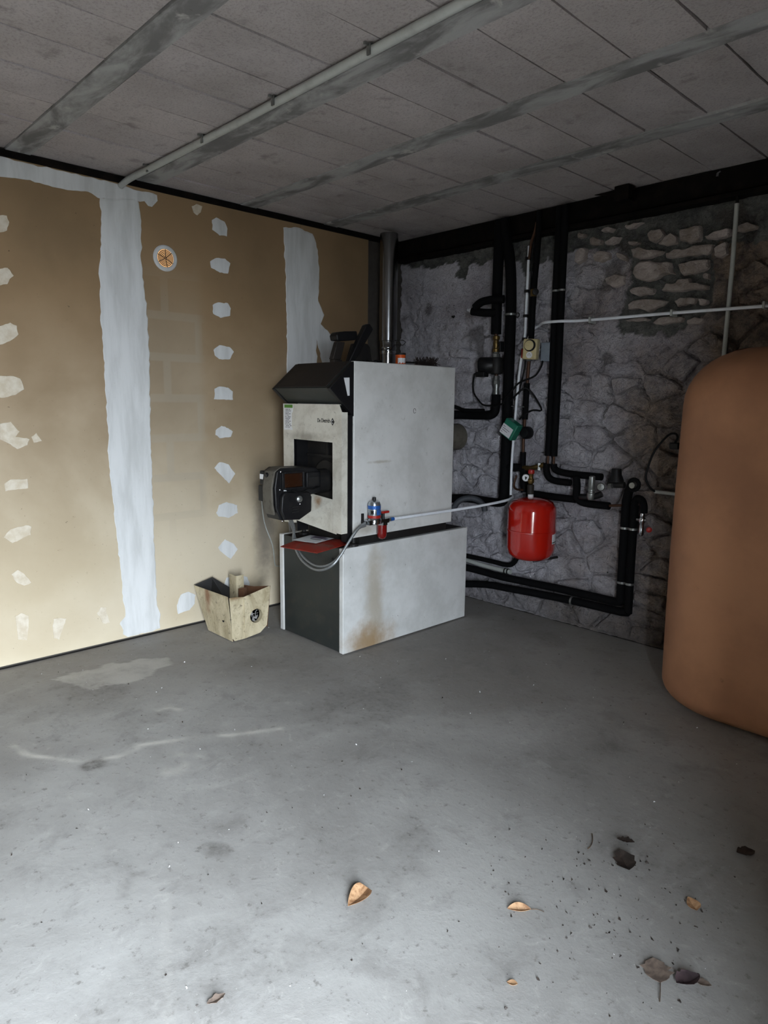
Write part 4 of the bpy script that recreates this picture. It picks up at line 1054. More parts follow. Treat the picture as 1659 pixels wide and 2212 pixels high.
# A: leftmost riser with circulator
ra = thing('pump_riser', 'leftmost black insulated riser carrying the circulator pump beside the boiler', 'pipe', (0.99, PY, 1.30))
obj('insulation', MB().tube(path([(0.978,2.56),(0.978,2.03),(0.980,1.850)]), 0.034, 16), M_FOAM, ra, smooth=True)
obj('insulation', MB().tube(path([(1.0,1.458),(1.0,1.385),(0.992,1.345),(0.965,1.325),(0.92,1.320),(0.70,1.318),(0.62,1.318,3.60),(0.60,1.318,3.45),(0.60,1.318,3.255)]), 0.030, 16, smooth=3), M_FOAM, ra, smooth=True)
obj('copper_tube', MB().tube(path([(0.980,1.86),(0.988,1.72),(0.998,1.56),(1.0,1.44)]), 0.012, 12), M_COPPER, ra, smooth=True)
va = obj('isolation_valve', MB().lathe([(0.016,-0.055),(0.024,-0.05),(0.024,-0.03),(0.017,-0.025),(0.02,0.0),(0.017,0.025),(0.023,0.03),(0.023,0.05),(0.015,0.055)], (0.984,PY,1.785), 12), M_BRASS, ra, smooth=True)
obj('valve_handle', MB().box(1.005,1.030,PY-0.012,PY+0.01,1.775,1.795).box(1.022,1.036,PY-0.02,PY+0.02,1.735,1.80), M_BLACK, va, bevel=0.003)
obj('union_nut', MB().lathe([(0.018,-0.03),(0.027,-0.025),(0.027,0.0),(0.02,0.004),(0.02,0.02)], (0.987,PY,1.722), 8), M_ZINC, ra)
obj('union_nut', MB().lathe([(0.018,-0.03),(0.025,-0.025),(0.025,0.0),(0.02,0.004),(0.02,0.03)], (0.998,PY,1.55), 8), M_ZINC, ra)
obj('isolation_valve', MB().lathe([(0.016,-0.04),(0.022,-0.035),(0.022,-0.02),(0.017,0.0),(0.022,0.02),(0.022,0.035),(0.015,0.04)], (0.999,PY,1.495), 12), M_ZINC, ra, smooth=True)
cp_ = obj('circulator', MB().lathe([(0.03,-0.055),(0.038,-0.05),(0.046,-0.02),(0.046,0.02),(0.038,0.05),(0.03,0.055)], (0.992,PY,1.645), 18), M_IRON, ra, smooth=True)
cp_['label'] = 'black circulator pump'
obj('pump_motor', MB().lathe([(0.05,0.0),(0.054,0.02),(0.054,0.085),(0.046,0.098),(0.02,0.10)], (0.975,PY-0.01,1.648), 24, (-0.85,-0.52,0)), M_BLACK, cp_, smooth=True)
obj('terminal_box', MB().box(0.885,0.955,PY-0.085,PY-0.03,1.572,1.605), M_BLACK, cp_, bevel=0.004)
single('pump_cable', MB().tube(path([(0.895,1.585,3.66),(0.845,1.596,3.68),(0.806,1.578,3.72),(0.788,1.53,3.735),(0.797,1.47,3.735),(0.845,1.42,3.73),(0.926,1.388,3.685),(1.02,1.386,3.676),(1.10,1.40,3.668)]), 0.0055, 7, smooth=5), M_RUBBER, 'black cable looping left from the circulator pump', 'cable', smooth=True)
single('sensor_tube', MB().tube([(0.60,3.27,1.45),(0.64,3.50,1.40),(0.70,3.66,1.372),(0.767,3.672,1.352),(0.93,3.682,1.352)], 0.013, 9, smooth=4), M_FOAM, 'thin black tube running from the boiler back above the horizontal pipe', 'pipe', smooth=True)
# B: second riser
rb = thing('tall_riser', 'thick black insulated riser just right of the circulator pump', 'pipe', (1.09, PY, 0.75))
obj('insulation', MB().tube(path([(1.015,2.56),(1.035,2.43),(1.062,2.34),(1.080,2.22),(1.091,2.05),(1.094,1.85),(1.095,1.47),(1.098,1.13),(1.095,0.76)]), 0.035, 16, smooth=3), M_FOAM, rb, smooth=True)
clampring(1.093, PY, 1.965, 0.035, rb)
obj('clamp_ring', MB().tube([(1.146+0.014*math.cos(k/10*2*PI), PY, 1.958+0.014*math.sin(k/10*2*PI)) for k in range(11)], 0.003, 6), M_IRON, rb)
obj('foot_bend', MB().tube(path([(1.097,0.80),(1.092,0.755),(1.05,0.738),(0.95,0.736),(0.78,0.738),(0.66,0.73,3.60),(0.62,0.73,3.42)]), 0.030, 14, smooth=3), M_FOAM, rb, smooth=True)
bt = thing('branch_tee', 'pair of black insulated branch pipes converging on a white valve tip', 'pipe', (0.92, PY-0.05, 1.97))
obj('insulation', MB().tube(path([(1.07,2.058,3.672),(0.995,2.06,3.65),(0.91,2.052,3.645),(0.858,2.022,3.645)]), 0.026, 12, smooth=3), M_FOAM, bt, smooth=True)
obj('insulation', MB().tube(path([(0.985,1.985,3.70),(0.93,1.984,3.66),(0.835,2.0,3.645)]), 0.026, 12, smooth=3), M_FOAM, bt, smooth=True)
obj('valve_tip', MB().lathe([(0.012,0),(0.014,0.02),(0.008,0.03),(0.008,0.042)], (0.836,3.645,2.004), 10, (-1,0,0.2)), M_WHITEPVC, bt, smooth=True)
# D conduit with clips
dc = thing('cable_conduit', 'short white vertical conduit held by four black clips', 'conduit', (1.19, 3.745, 1.69))
obj('conduit', MB().tube(path([(1.194,2.375),(1.193,2.069),(1.191,1.842),(1.188,1.690)], 3.745), 0.0085, 10), M_WHITEPVC, dc, smooth=True)
for zz in (2.30, 2.102, 1.951, 1.808):
    obj('clip', MB().box(1.178, 1.206, 3.733, 3.775, zz-0.009, zz+0.009), M_BLACK, dc, bevel=0.002)
single('black_cable', MB().tube(path([(1.232,2.44),(1.222,2.40),(1.212,2.318),(1.208,2.068),(1.206,1.83),(1.196,1.70),(1.186,1.60),(1.150,1.46)], 3.758), 0.0055, 6, smooth=3), M_RUBBER, 'black cable running down beside the clipped white conduit', 'cable', smooth=True)
# E riser with valve and mixing actuator
re_ = thing('slim_riser', 'slim black insulated riser with small valve knob and copper lower end', 'pipe', (1.24, PY, 0.99))
obj('insulation', MB().tube(path([(1.278,2.56),(1.277,2.40),(1.273,2.30),(1.265,2.17),(1.260,2.00),(1.257,1.775)]), 0.0185, 12), M_FOAM, re_, smooth=True)
obj('copper_fork', MB().tube(path([(1.262,2.50),(1.248,2.44),(1.226,2.385),(1.217,2.29)]), 0.009, 8), M_COPPER, re_, smooth=True)
vk = obj('valve', MB().lathe([(0.014,-0.025),(0.021,-0.02),(0.021,0.02),(0.014,0.025)], (1.262,PY-0.002,2.082), 12), M_BRASS, re_, smooth=True)
obj('valve_knob', MB().lathe([(0.006,0),(0.006,0.02),(0.019,0.022),(0.021,0.03),(0.019,0.038),(0.006,0.04)], (1.272,PY-0.01,2.082), 14, (0.75,-0.66,0)), M_BLACK, vk, smooth=True)
obj('copper_tube', MB().tube(path([(1.257,1.78),(1.247,1.64),(1.242,1.52)]), 0.011, 10), M_COPPER, re_, smooth=True)
obj('red_lever', MB().box(1.205,1.235,PY-0.03,PY-0.015,1.685,1.745), M_REDPL, re_, bevel=0.005)
obj('union_nut', MB().lathe([(0.013,-0.02),(0.02,-0.015),(0.02,0.015),(0.013,0.02)], (1.247,PY,1.685), 8), M_ZINC, re_)
obj('insulation', MB().tube(path([(1.240,1.53),(1.236,1.30)]), 0.019, 12), M_FOAM, re_, smooth=True)
obj('copper_tube', MB().tube(path([(1.236,1.31),(1.232,1.14),(1.235,1.06)]), 0.010, 10), M_COPPER, re_, smooth=True)
obj('insulation', MB().tube(path([(1.234,1.09),(1.236,1.0)]), 0.019, 12), M_FOAM, re_, smooth=True)
ga = thing('valve_actuator', 'tilted green valve actuator box with white label on the slim riser', 'actuator', (1.195, 3.64, 1.17))
R25 = Matrix.Translation((1.196,3.63,1.238)) @ Matrix.Rotation(math.radians(30), 4, 'Y')
obj('housing', MB().box(-0.052,0.052,-0.030,0.032,-0.055,0.055).xf(R25), M_GREEN, ga, bevel=0.006)
obj('label_plate', MB().box(-0.050,0.036,-0.0325,-0.0305,-0.047,0.018).xf(R25), M_LABEL, ga)
mb = MB()
for k in range(4): mb.box(-0.044, -0.044+[0.014,0.05,0.062,0.02][k], -0.0335, -0.0327, -0.036+k*0.013, -0.033+k*0.013)
obj('label_print', mb.xf(R25), M_VIOLET, ga)
obj('mixing_valve', MB().lathe([(0.036,0),(0.04,0.006),(0.04,0.045),(0.03,0.06)], (1.262,3.735,1.216), 20, (0,-1,0)), M_BLACK, ga, smooth=True)
# F long white conduit
fc = thing('long_conduit', 'long white conduit running across the stone wall and bending down to the red vessel', 'conduit', (1.7, 3.735, 0.80))
FP = [(3.25,1.883),(2.62,1.884),(2.144,1.889),(1.618,1.890),(1.50,1.8905,3.678),(1.38,1.891,3.678),(1.290,1.886,3.754),(1.240,1.858,3.754),(1.216,1.784,3.735),(1.203,1.683,3.70),(1.192,1.465,3.688),(1.183,1.302,3.688),(1.173,1.137,3.69),(1.169,0.984,3.69),(1.171,0.806,3.69)]
obj('conduit', MB().tube([(p_[0], p_[2] if len(p_) > 2 else (3.672 if 1.28 < p_[0] < 1.6 else (3.73 if p_[0] > 1.6 else 3.69)), p_[1]) for p_ in FP], 0.0085, 10, smooth=4), M_WHITEPVC, fc, smooth=True)
for xx in (1.66, 2.144, 2.60):
    obj('clip', MB().box(xx-0.006, xx+0.006, 3.715, 3.785, 1.872, 1.906), M_GREYPVC, fc, bevel=0.002)
obj('clip', MB().tube([(1.15,3.69,1.383),(1.24,3.70,1.380)], 0.004, 6), M_ZINC, fc)
obj('end_ferrule', MB().cyl((1.171,3.69,0.812), (1.171,3.69,0.775), 0.007, 8), M_IRON, fc)
# G pair of risers
for dx, lab in ((0.0, 'left pipe of the close pair of black risers on the stone wall'), (0.0425, 'right pipe of the close pair of black risers on the stone wall')):
    g_ = thing('paired_riser', lab, 'pipe', (1.421+dx, PY, 1.02), 'pair of insulated risers')
    obj('insulation', MB().tube(path([(1.419+dx,2.56),(1.420+dx,2.05),(1.424+dx,1.60),(1.423+dx,1.078)]), 0.0211, 14), M_FOAM, g_, smooth=True)
    obj('copper_tube', MB().tube(path([(1.423+dx,1.09),(1.424+dx,1.02)]), 0.008, 10), M_COPPER, g_, smooth=True)
    clampring(1.420+dx, PY, 2.077, 0.0211, g_, w=0.010)
# H conduit by the oil tank
single('grey_conduit', MB().tube(path([(2.422,2.395),(2.426,2.125),(2.421,1.30)], 3.75), 0.011, 10), M_GREYPVC, 'grey vertical conduit dropping behind the brown oil tank', 'conduit', smooth=True)
single('conduit_cable', MB().tube(path([(2.421,2.44),(2.422,2.397)], 3.75), 0.008, 8), M_RUBBER, 'short black cable stub above the grey vertical conduit', 'cable', smooth=True)
# timer and junction box
jb = single('junction_box', MB().box(1.335,1.402,3.715,3.785,1.662,1.776), M_GREYBOX, 'grey surface socket box behind the cream timer', 'socket', bevel=0.004)
ti = thing('plug_timer', 'cream plug-in timer with round dial between the risers', 'timer', (1.296, 3.68, 1.672))
RT = Matrix.Translation((1.296,3.67,1.735)) @ Matrix.Rotation(math.radians(3), 4, 'Y') @ Matrix.Rotation(math.radians(12), 4, 'Z')
obj('body', MB().box(-0.046,0.046,-0.028,0.024,-0.062,0.062).xf(RT), M_CREAM, ti, bevel=0.008)
obj('dial_rim', MB().lathe([(0.036,0.0),(0.037,0.006),(0.034,0.009),(0.030,0.009)], (0,0,0), 28, (0,-1,0)).xf(RT @ Matrix.Translation((0.002,-0.028,0.022))), M_BLACK, ti, smooth=True)
obj('dial', MB().lathe([(0.0295,0.0),(0.0295,0.012),(0.026,0.014)], (0,0,0), 28, (0,-1,0)).xf(RT @ Matrix.Translation((-0.001,-0.028,0.022))), M_CREAM, ti, smooth=True)
so = obj('socket_face', MB().lathe([(0.020,0.0),(0.020,0.002),(0.016,0.003)], (0,0,0), 22, (0,-1,0)).xf(RT @ Matrix.Translation((0.002,-0.028,-0.036))), M_LABEL, ti, smooth=True)
mb = MB()
for (a_, b_) in ((-0.007,0.0),(0.007,0.0),(0.0,0.008)): mb.cyl((a_,-0.0312,b_-0.036), (a_,-0.0320,b_-0.036), 0.0022, 8)
obj('socket_holes', mb.xf(RT @ Matrix.Translation((0.002,0,0))), M_INK, so)
single('timer_cable', MB().tube(path([(1.352,1.665,3.72),(1.348,1.63,3.71),(1.325,1.585,3.70),(1.297,1.563,3.69),(1.218,1.532,3.67),(1.163,1.48,3.668),(1.120,1.435,3.665),(1.10,1.40,3.668)]), 0.006, 7, smooth=4), M_RUBBER, 'black cable hanging from the socket box and passing left behind the conduit', 'cable', smooth=True)
single('actuator_cable', MB().tube(path([(1.150,1.415,3.675),(1.203,1.462,3.672),(1.250,1.50,3.69),(1.285,1.465,3.72),(1.315,1.421,3.73),(1.352,1.361,3.73),(1.297,1.36,3.72),(1.256,1.335,3.69),(1.235,1.30,3.66)]), 0.006, 7, smooth=3), M_RUBBER, 'black cable kinked into a triangle above the green actuator', 'cable', smooth=True)

# manifold below
ma = thing('manifold', 'dark brass manifold with gauge and safety valve above the red vessel', 'manifold', (1.25, PY, 0.82))
obj('insulation', MB().tube(path([(1.10,0.985),(1.17,0.986),(1.24,0.988)]), 0.026, 12), M_FOAM, ma, smooth=True)
obj('brass_bar', MB().tube(path([(1.24,0.988),(1.31,0.99,3.70),(1.361,1.005,3.70),(1.405,1.02,3.71)]), 0.017, 10), M_BRASS, ma, smooth=True)
obj('union_nut', MB().cyl((1.375,3.70,0.985), (1.375,3.70,1.03), 0.015, 6), M_ZINC, ma)
obj('insulation', MB().tube(path([(1.252,0.985),(1.250,0.90),(1.262,0.83)]), 0.028, 12), M_FOAM, ma, smooth=True)
obj('drain_loop', MB().tube(path([(1.225,0.94,3.67),(1.215,0.88,3.66),(1.24,0.855,3.65),(1.30,0.855,3.64)]), 0.007, 8, smooth=4), M_COPPER, ma, smooth=True)
sv = obj('safety_valve', MB().lathe([(0.012,0.905),(0.02,0.915),(0.02,0.935),(0.014,0.94),(0.014,0.965),(0.018,0.97)], (1.385,3.60,0.0), 14).tube([(1.385,3.60,0.955),(1.32,3.69,0.985)], 0.010, 8), M_BRASS, ma, smooth=True)
obj('red_cap', MB().lathe([(0.019,0.97),(0.021,0.975),(0.019,0.992),(0.01,0.996)], (1.385,3.60,0.0), 14), M_REDPL, sv, smooth=True)
gg = obj('pressure_gauge', MB().lathe([(0.024,0),(0.026,0.005),(0.026,0.02),(0.024,0.024)], (1.345,3.605,0.942), 22, (0.50,-0.86,0)), M_BLACK, sv, smooth=True)
gg['label'] = 'white-faced pressure gauge'
gd = Vector((0.50,-0.86,0)).normalized(); gc = Vector((1.345,3.605,0.942))+gd*0.0243
obj('gauge_face', MB().lathe([(0.0215,0),(0.0215,0.0008)], gc, 22, gd), M_LABEL, sv)
gx = Vector((0.86,0.50,0)); c2 = gc+gd*0.0015
q = [c2-gx*0.004+Vector((0,0,-0.010)), c2+gx*0.002+Vector((0,0,-0.012)), c2+gx*0.010+Vector((0,0,0.004)), c2-gx*0.006+Vector((0,0,0.010))]
obj('gauge_needle', MB().add([tuple(v) for v in q]+[tuple(v+gd*0.0008) for v in q], [(0,1,2,3),(7,6,5,4),(0,4,5,1),(1,5,6,2),(2,6,7,3),(3,7,4,0)]), M_INK, sv)
obj('stem_sleeve', MB().lathe([(0.014,0.84),(0.021,0.842),(0.021,0.90),(0.013,0.903)], (1.385,3.60,0.0), 14), M_HOOD, ma, smooth=True)

_n = Vector((0.72,-0.69,0)); _a = Vector((0.69,0.72,0))
single('flexible_hose', MB().tube([tuple(Vector((0.955,3.53,0.69))+_a*0.105*math.cos(k/24*2*PI)+Vector((0,0,0.085*math.sin(k/24*2*PI)))) for k in range(12)]+[(0.86,3.40,0.70),(0.83,3.25,0.72)], 0.02, 10, smooth=2), M_GREYDK, 'thick dark grey hose looped behind the boiler base', 'hose', smooth=True)
# red expansion vessel
ev = thing('expansion_vessel', 'glossy red round expansion vessel hanging on the stone wall', 'vessel', (1.405, 3.60, 0.425))
pr_ = [(0.02,0.428),(0.075,0.430),(0.115,0.442),(0.140,0.468),(0.149,0.505),(0.150,0.60),(0.151,0.612)]
pr2 = [(0.151,0.622),(0.150,0.635),(0.150,0.735),(0.145,0.768),(0.125,0.797),(0.09,0.813),(0.045,0.820),(0.02,0.822)]
obj('lower_shell', MB().lathe(pr_, (1.405,3.60,0), 48), M_RED, ev, smooth=True)
obj('upper_shell', MB().lathe(pr2, (1.405,3.60,0), 48), M_RED, ev, smooth=True)
obj('seam_ring', MB().lathe([(0.149,0.610),(0.1545,0.613),(0.1545,0.621),(0.149,0.624)], (1.405,3.60,0), 48), M_RED, ev, smooth=True)
obj('white_ring', MB().lathe([(0.016,0.820),(0.018,0.823),(0.018,0.838),(0.014,0.842)], (1.388,3.60,0), 18), M_LABEL, ev, smooth=True)
mb = MB(); n = 6
for k in range(n):
    a0 = math.radians(2+k*4); a1 = math.radians(2+(k+1)*4)
    q = [(1.405+r_*math.cos(a_), 3.60+r_*math.sin(a_)) for r_, a_ in ((0.1502,a0),(0.1502,a1),(0.1512,a1),(0.1512,a0))]
    mb.prism(q, 'z', 0.545, 0.605)
lb = obj('label_sticker', mb, M_LABEL, ev)
mb = MB()
for k in range(n):
    a0 = math.radians(2+k*4); a1 = math.radians(2+(k+1)*4)
    q = [(1.405+r_*math.cos(a_), 3.60+r_*math.sin(a_)) for r_, a_ in ((0.1513,a0),(0.1513,a1),(0.1517,a1),(0.1517,a0))]
    mb.prism(q, 'z', 0.551, 0.557)
obj('label_print', mb, M_INK, lb)
obj('mounting_strap', MB().box(1.335,1.365,3.735,3.785,0.56,0.66).tube([(1.35,3.745,0.617),(1.35,3.74,0.617)], 0.02, 8), M_IRON, ev)
single('support_bar', MB().tube([(1.36,3.70,0.390),(1.52,3.735,0.440)], 0.008, 8), M_IRON, 'thin dark bar sticking out of the wall under the red vessel', 'bar')

# pipes running right from the paired risers
single('branch_pipe', MB().tube(path([(1.466,1.030),(1.470,1.008),(1.492,0.990),(1.545,0.980),(1.629,0.976),(1.80,0.976)]), 0.0215, 12, smooth=3), M_FOAM, 'upper black insulated branch bending right from the paired risers', 'pipe', smooth=True)
single('branch_pipe', MB().tube(path([(1.424,1.030),(1.425,0.985),(1.445,0.945),(1.49,0.927),(1.56,0.925),(1.60,0.925)], 3.706), 0.0215, 12, smooth=3), M_FOAM, 'second black insulated branch curving under the upper one', 'pipe', smooth=True)
single('connecting_pipe', MB().tube(path([(1.646,0.968),(1.655,0.91),(1.655,0.862),(1.668,0.83),(1.71,0.813),(1.79,0.812),(1.875,0.814)], 3.69), 0.0225, 12, smooth=3), M_FOAM, 'black insulated drop pipe crossing the branches and turning right', 'pipe', smooth=True)
single('copper_tail', MB().tube(path([(1.865,0.815),(1.95,0.826)], 3.69), 0.008, 8), M_COPPER, 'short bare copper tail right of the black drop pipe', 'pipe', smooth=True)
single('return_pipe', MB().tube(path([(1.28,0.826),(1.354,0.826),(1.491,0.822),(1.632,0.823)], 3.725), 0.0225, 12, smooth=2), M_FOAM, 'black insulated pipe running level just above the red vessel', 'pipe', smooth=True)
zv = thing('drain_valve', 'grey zinc angle valve on a black elbow beside the drop pipe', 'valve', (1.77, 3.68, 0.83))
obj('bonnet', MB().lathe([(0.012,0.985),(0.019,0.98),(0.020,0.91),(0.024,0.905),(0.024,0.897),(0.020,0.893),(0.020,0.886),(0.025,0.882),(0.026,0.86),(0.018,0.842),(0.010,0.840)], (1.770,3.66,0), 18), M_ZINC, zv, smooth=True)
obj('elbow', MB().tube(path([(1.69,0.850,3.68),(1.73,0.853,3.672),(1.80,0.868,3.67),(1.83,0.882,3.675)]), 0.019, 10, smooth=3), M_BLACK, zv, smooth=True)
obj('round_cap', MB().lathe([(0.022,0),(0.024,0.006),(0.020,0.014),(0.008,0.016)], (1.815,3.69,0.922), 16, (0.3,-0.95,0)), M_ZINC, zv, smooth=True)
single('bell_cap', MB().lathe([(0.026,1.035),(0.028,1.030),(0.031,1.0),(0.045,0.968),(0.046,0.960),(0.040,0.958)], (1.90,3.70,0), 20), M_BLACK, 'black bell-shaped plastic cap standing off the wall', 'cap', smooth=True)
hs_ = thing('hose_tap', 'dark hose connection with small nut under the bell-shaped cap', 'fitting', (1.90, 3.70, 0.90))
obj('body', MB().tube(path([(1.855,0.945,3.70),(1.90,0.940,3.695),(1.955,0.945,3.70)]), 0.018, 10), M_IRON, hs_, smooth=True)
obj('nut', MB().cyl((1.872,3.675,0.932), (1.895,3.672,0.936), 0.016, 6), M_ZINC, hs_)
obj('loop_ring', MB().tube([(2.012+0.030*math.cos(k/14*2*PI), 3.70, 0.952+0.030*math.sin(k/14*2*PI)) for k in range(15)], 0.012, 8), M_FOAM, hs_, smooth=True)
obj('spigot', MB().cyl((2.006,3.72,0.948), (2.006,3.685,0.948), 0.017, 12), M_ZINC, hs_)
# vertical pair at the right end
p1 = thing('corner_drop_pipe', 'left of two black insulated drop pipes at the right end of the plumbing', 'pipe', (1.965, PY, 0.2))
obj('insulation', MB().tube(path([(1.992,0.945),(1.972,0.905),(1.963,0.85),(1.963,0.72),(1.965,0.53),(1.968,0.245)]), 0.026, 12), M_FOAM, p1, smooth=True)
clampring(1.963, PY, 0.694, 0.026, p1); clampring(1.968, PY, 0.369, 0.026, p1)
p2 = thing('corner_drop_pipe', 'right of two black insulated drop pipes at the right end of the plumbing', 'pipe', (2.0, PY, 0.2))
obj('insulation', MB().tube(path([(2.015,0.83),(2.014,0.70),(2.015,0.53),(2.019,0.19)]), 0.024, 12), M_FOAM, p2, smooth=True)
clampring(2.014, PY, 0.694, 0.024, p2); clampring(2.017, PY, 0.369, 0.024, p2)
rt = thing('drain_tap', 'chrome drain tap with red handle on a hooked black pipe', 'tap', (2.06, 3.70, 0.65))
obj('hook_pipe', MB().tube(path([(2.015,0.81,3.715),(2.017,0.848,3.71),(2.036,0.876,3.705),(2.068,0.866,3.70),(2.080,0.835,3.70),(2.082,0.797,3.70)]), 0.020, 12, smooth=3), M_FOAM, rt, smooth=True)
obj('tap_body', MB().lathe([(0.011,0.800),(0.016,0.785),(0.013,0.775),(0.019,0.765),(0.019,0.745),(0.013,0.735),(0.015,0.70),(0.015,0.672),(0.010,0.665)], (2.074,3.70,0), 14).tube([(2.045,3.69,0.757),(2.10,3.70,0.757)], 0.009, 8), M_CHROME, rt, smooth=True)
obj('red_handle', MB().lathe([(0.008,0),(0.016,0.004),(0.016,0.012),(0.008,0.016)], (2.118,3.70,0.708), 12, (0.5,-0.86,0)), M_REDPL, rt, smooth=True)
# floor-level pipes
single('floor_pipe', MB().tube(path([(1.968,0.250),(1.94,0.243),(1.755,0.243),(1.525,0.242),(1.127,0.232),(0.968,0.236),(0.793,0.246,3.70),(0.62,0.246,3.66)]), 0.025, 12, smooth=2), M_FOAM, 'upper of the two long black pipes running low along the wall', 'pipe', smooth=True)
single('floor_pipe', MB().tube(path([(2.018,0.200),(1.985,0.192),(1.758,0.190),(1.529,0.184),(1.13,0.164),(0.972,0.153),(0.798,0.125,3.69),(0.62,0.10,3.64)], 3.712), 0.025, 12, smooth=2), M_FOAM, 'lower of the two long black pipes running low along the wall', 'pipe', smooth=True)
single('floor_pipe_clip', MB().lathe([(0.026,-0.006),(0.03,-0.006),(0.03,0.006),(0.026,0.006)], (1.655,3.712,0.187), 18, (1,0,0)), M_ZINC, 'metal clip on the lower of the long low pipes', 'clip', smooth=True)
single('cold_pipe', MB().tube(path([(0.62,0.318),(0.79,0.318),(1.005,0.317),(1.10,0.314),(1.16,0.325),(1.195,0.365),(1.202,0.42),(1.198,0.62),(1.20,0.78)], 3.745), 0.017, 12, smooth=3), M_FOAM, 'dark pipe bending up behind the left side of the red vessel', 'pipe', smooth=True)
wp = thing('waste_pipe', 'pale grey waste pipe showing just above the long low pipes', 'pipe', (0.93, 3.755, 0.25))
obj('tube', MB().tube(path([(0.62,0.288),(0.80,0.281),(0.967,0.270),(1.15,0.268)], 3.755), 0.016, 12), M_GREYPVC, wp, smooth=True)
for xx in (1.105, 1.128): obj('collar', MB().lathe([(0.017,-0.004),(0.0195,-0.004),(0.0195,0.004),(0.017,0.004)], (xx,3.755,0.2682), 16, (1,0,0)), M_IRON, wp)
single('wall_nail', MB().cyl((1.835,3.79,0.394), (1.868,3.735,0.404), 0.0035, 6), M_IRON, 'single dark nail sticking out of the wall above the low pipes', 'nail')
single('wall_hook', MB().tube([(0.545,3.80,2.005),(0.553,3.77,2.0),(0.57,3.765,1.993)], 0.007, 6), M_IRON, 'small black hook on the smooth plaster left of the risers', 'hook')
# cable and conduit stub by the oil tank
cb = thing('tank_cable', 'black cable hanging in a loop from a plug beside the oil tank', 'cable', (2.15, 3.73, 0.92))
obj('cord', MB().tube(path([(2.215,1.20),(2.226,1.228),(2.210,1.248),(2.17,1.234),(2.103,1.146),(2.068,1.04),(2.066,0.987),(2.091,0.942),(2.125,0.92)], 3.73), 0.006, 7, smooth=5), M_RUBBER, cb, smooth=True)
obj('plug', MB().box(2.195,2.245,3.70,3.75,1.165,1.20), M_BLACK, cb, bevel=0.006)
single('conduit_stub', MB().tube(path([(2.12,0.920),(2.45,0.917)], 3.735), 0.010, 10), M_GREYPVC, 'short pale level conduit stub going behind the oil tank', 'conduit', smooth=True)
# bracket at the ceiling beam; the wedge is its shadow modelled as dark geometry
single('beam_bracket', MB().box(1.80,1.885,3.66,3.735,2.505,2.583).prism([(1.64,2.583),(1.80,2.583),(1.80,2.545)], 'y', 3.72, 3.735), M_BEAM, 'small dark block with modelled shadow wedge on the face of the back ceiling beam', 'bracket', bevel=0.003)
single('beam_hook', MB().tube([(2.33,3.74,2.56),(2.33,3.715,2.548),(2.33,3.71,2.53)], 0.006, 8), M_CHROME, 'tiny shiny hook on the back ceiling beam above the grey conduit', 'hook', smooth=True)

# ------------------------------------------------------------------ brown oil tank
def rounded_tank(x0, x1, y0, y1, z0, z1, rp, rv):
    m = MB(); n = 10; rows = []
    nv_ = 9
    prof_ = [(rv*(1-math.sin(k/nv_*PI/2)), z0+rv*(1-math.cos(k/nv_*PI/2))) for k in range(nv_+1)]
    prof_ = [(rv-rv*math.sin(k/nv_*PI/2), z0+rv-rv*math.cos(k/nv_*PI/2)) for k in range(nv_+1)]
    rt_ = 0.25
    mid = [(-0.006*math.sin(k/8*PI), z0+rv+(z1-rt_-z0-rv)*k/8) for k in range(1,8)]
    top = [(rt_-rt_*math.cos(k/nv_*PI/2), z1-rt_+rt_*math.sin(k/nv_*PI/2)) for k in range(nv_+1)]
    for ins, z_ in prof_+mid+top:
        ring = []
        r_ = max(rp-ins*0.6, 0.05)
        a0, a1, b0, b1 = x0+ins, x1-ins, y0+ins, y1-ins
        for (cx, cy, s_) in ((a0+r_,b0+r_,PI),(a1-r_,b0+r_,1.5*PI),(a1-r_,b1-r_,0),(a0+r_,b1-r_,0.5*PI)):
            for k in range(n+1):
                a_ = s_+k/n*PI/2
                ring.append((cx+r_*math.cos(a_), cy+r_*math.sin(a_), z_))
        rows.append(ring)
    N = len(rows[0])
    for r_ in rows: m.v += r_
    for i in range(len(rows)-1):
        for k in range(N):
            m.f.append((i*N+k, i*N+(k+1) % N, (i+1)*N+(k+1) % N, (i+1)*N+k))
    m.f += [tuple(reversed(range(N))), tuple(range((len(rows)-1)*N, len(rows)*N))]
    return m
ot = thing('oil_tank', 'large brown rounded plastic oil tank standing against the stone wall', 'oil tank', (3.05, 3.38, 0.0))
obj('shell', rounded_tank(2.438, 3.86, 3.01, 3.735, 0.0, 1.655, 0.33, 0.10), M_OIL, ot, smooth=True)
obj('filler_cap', MB().lathe([(0.06,1.65),(0.06,1.69),(0.055,1.70)], (3.25,3.40,0), 24), M_BLACK, ot, smooth=True)

# ------------------------------------------------------------------ ceiling conduit, vent, wall wire
cc_ = thing('ceiling_conduit', 'long grey conduit clipped along the ceiling joist', 'conduit', (2.1, 1.695, 2.545))
obj('conduit', MB().tube([(0.006,1.66,2.535),(0.10,1.672,2.555),(0.35,1.688,2.563),(1.1,1.694,2.563),(2.1,1.694,2.565),(3.2,1.696,2.563),(4.29,1.698,2.565)], 0.0165, 12, smooth=4), M_GREYPVC, cc_, smooth=True)
for xx in (0.30, 0.86, 1.42, 1.98, 2.54, 3.1, 3.66):
    obj('clip', MB().box(xx-0.008, xx+0.008, 1.672, 1.678, 2.545, 2.581).box(xx-0.008, xx+0.008, 1.678, 1.712, 2.5815, 2.5835).box(xx-0.004, xx+0.004, 1.655, 1.678, 2.572, 2.581), M_ZINC, cc_)
vt = thing('wall_vent', 'round white wall vent glowing warm behind its grille', 'vent', (0.004, 1.903, 2.125))
VC = (0.0, 1.903, 2.198)
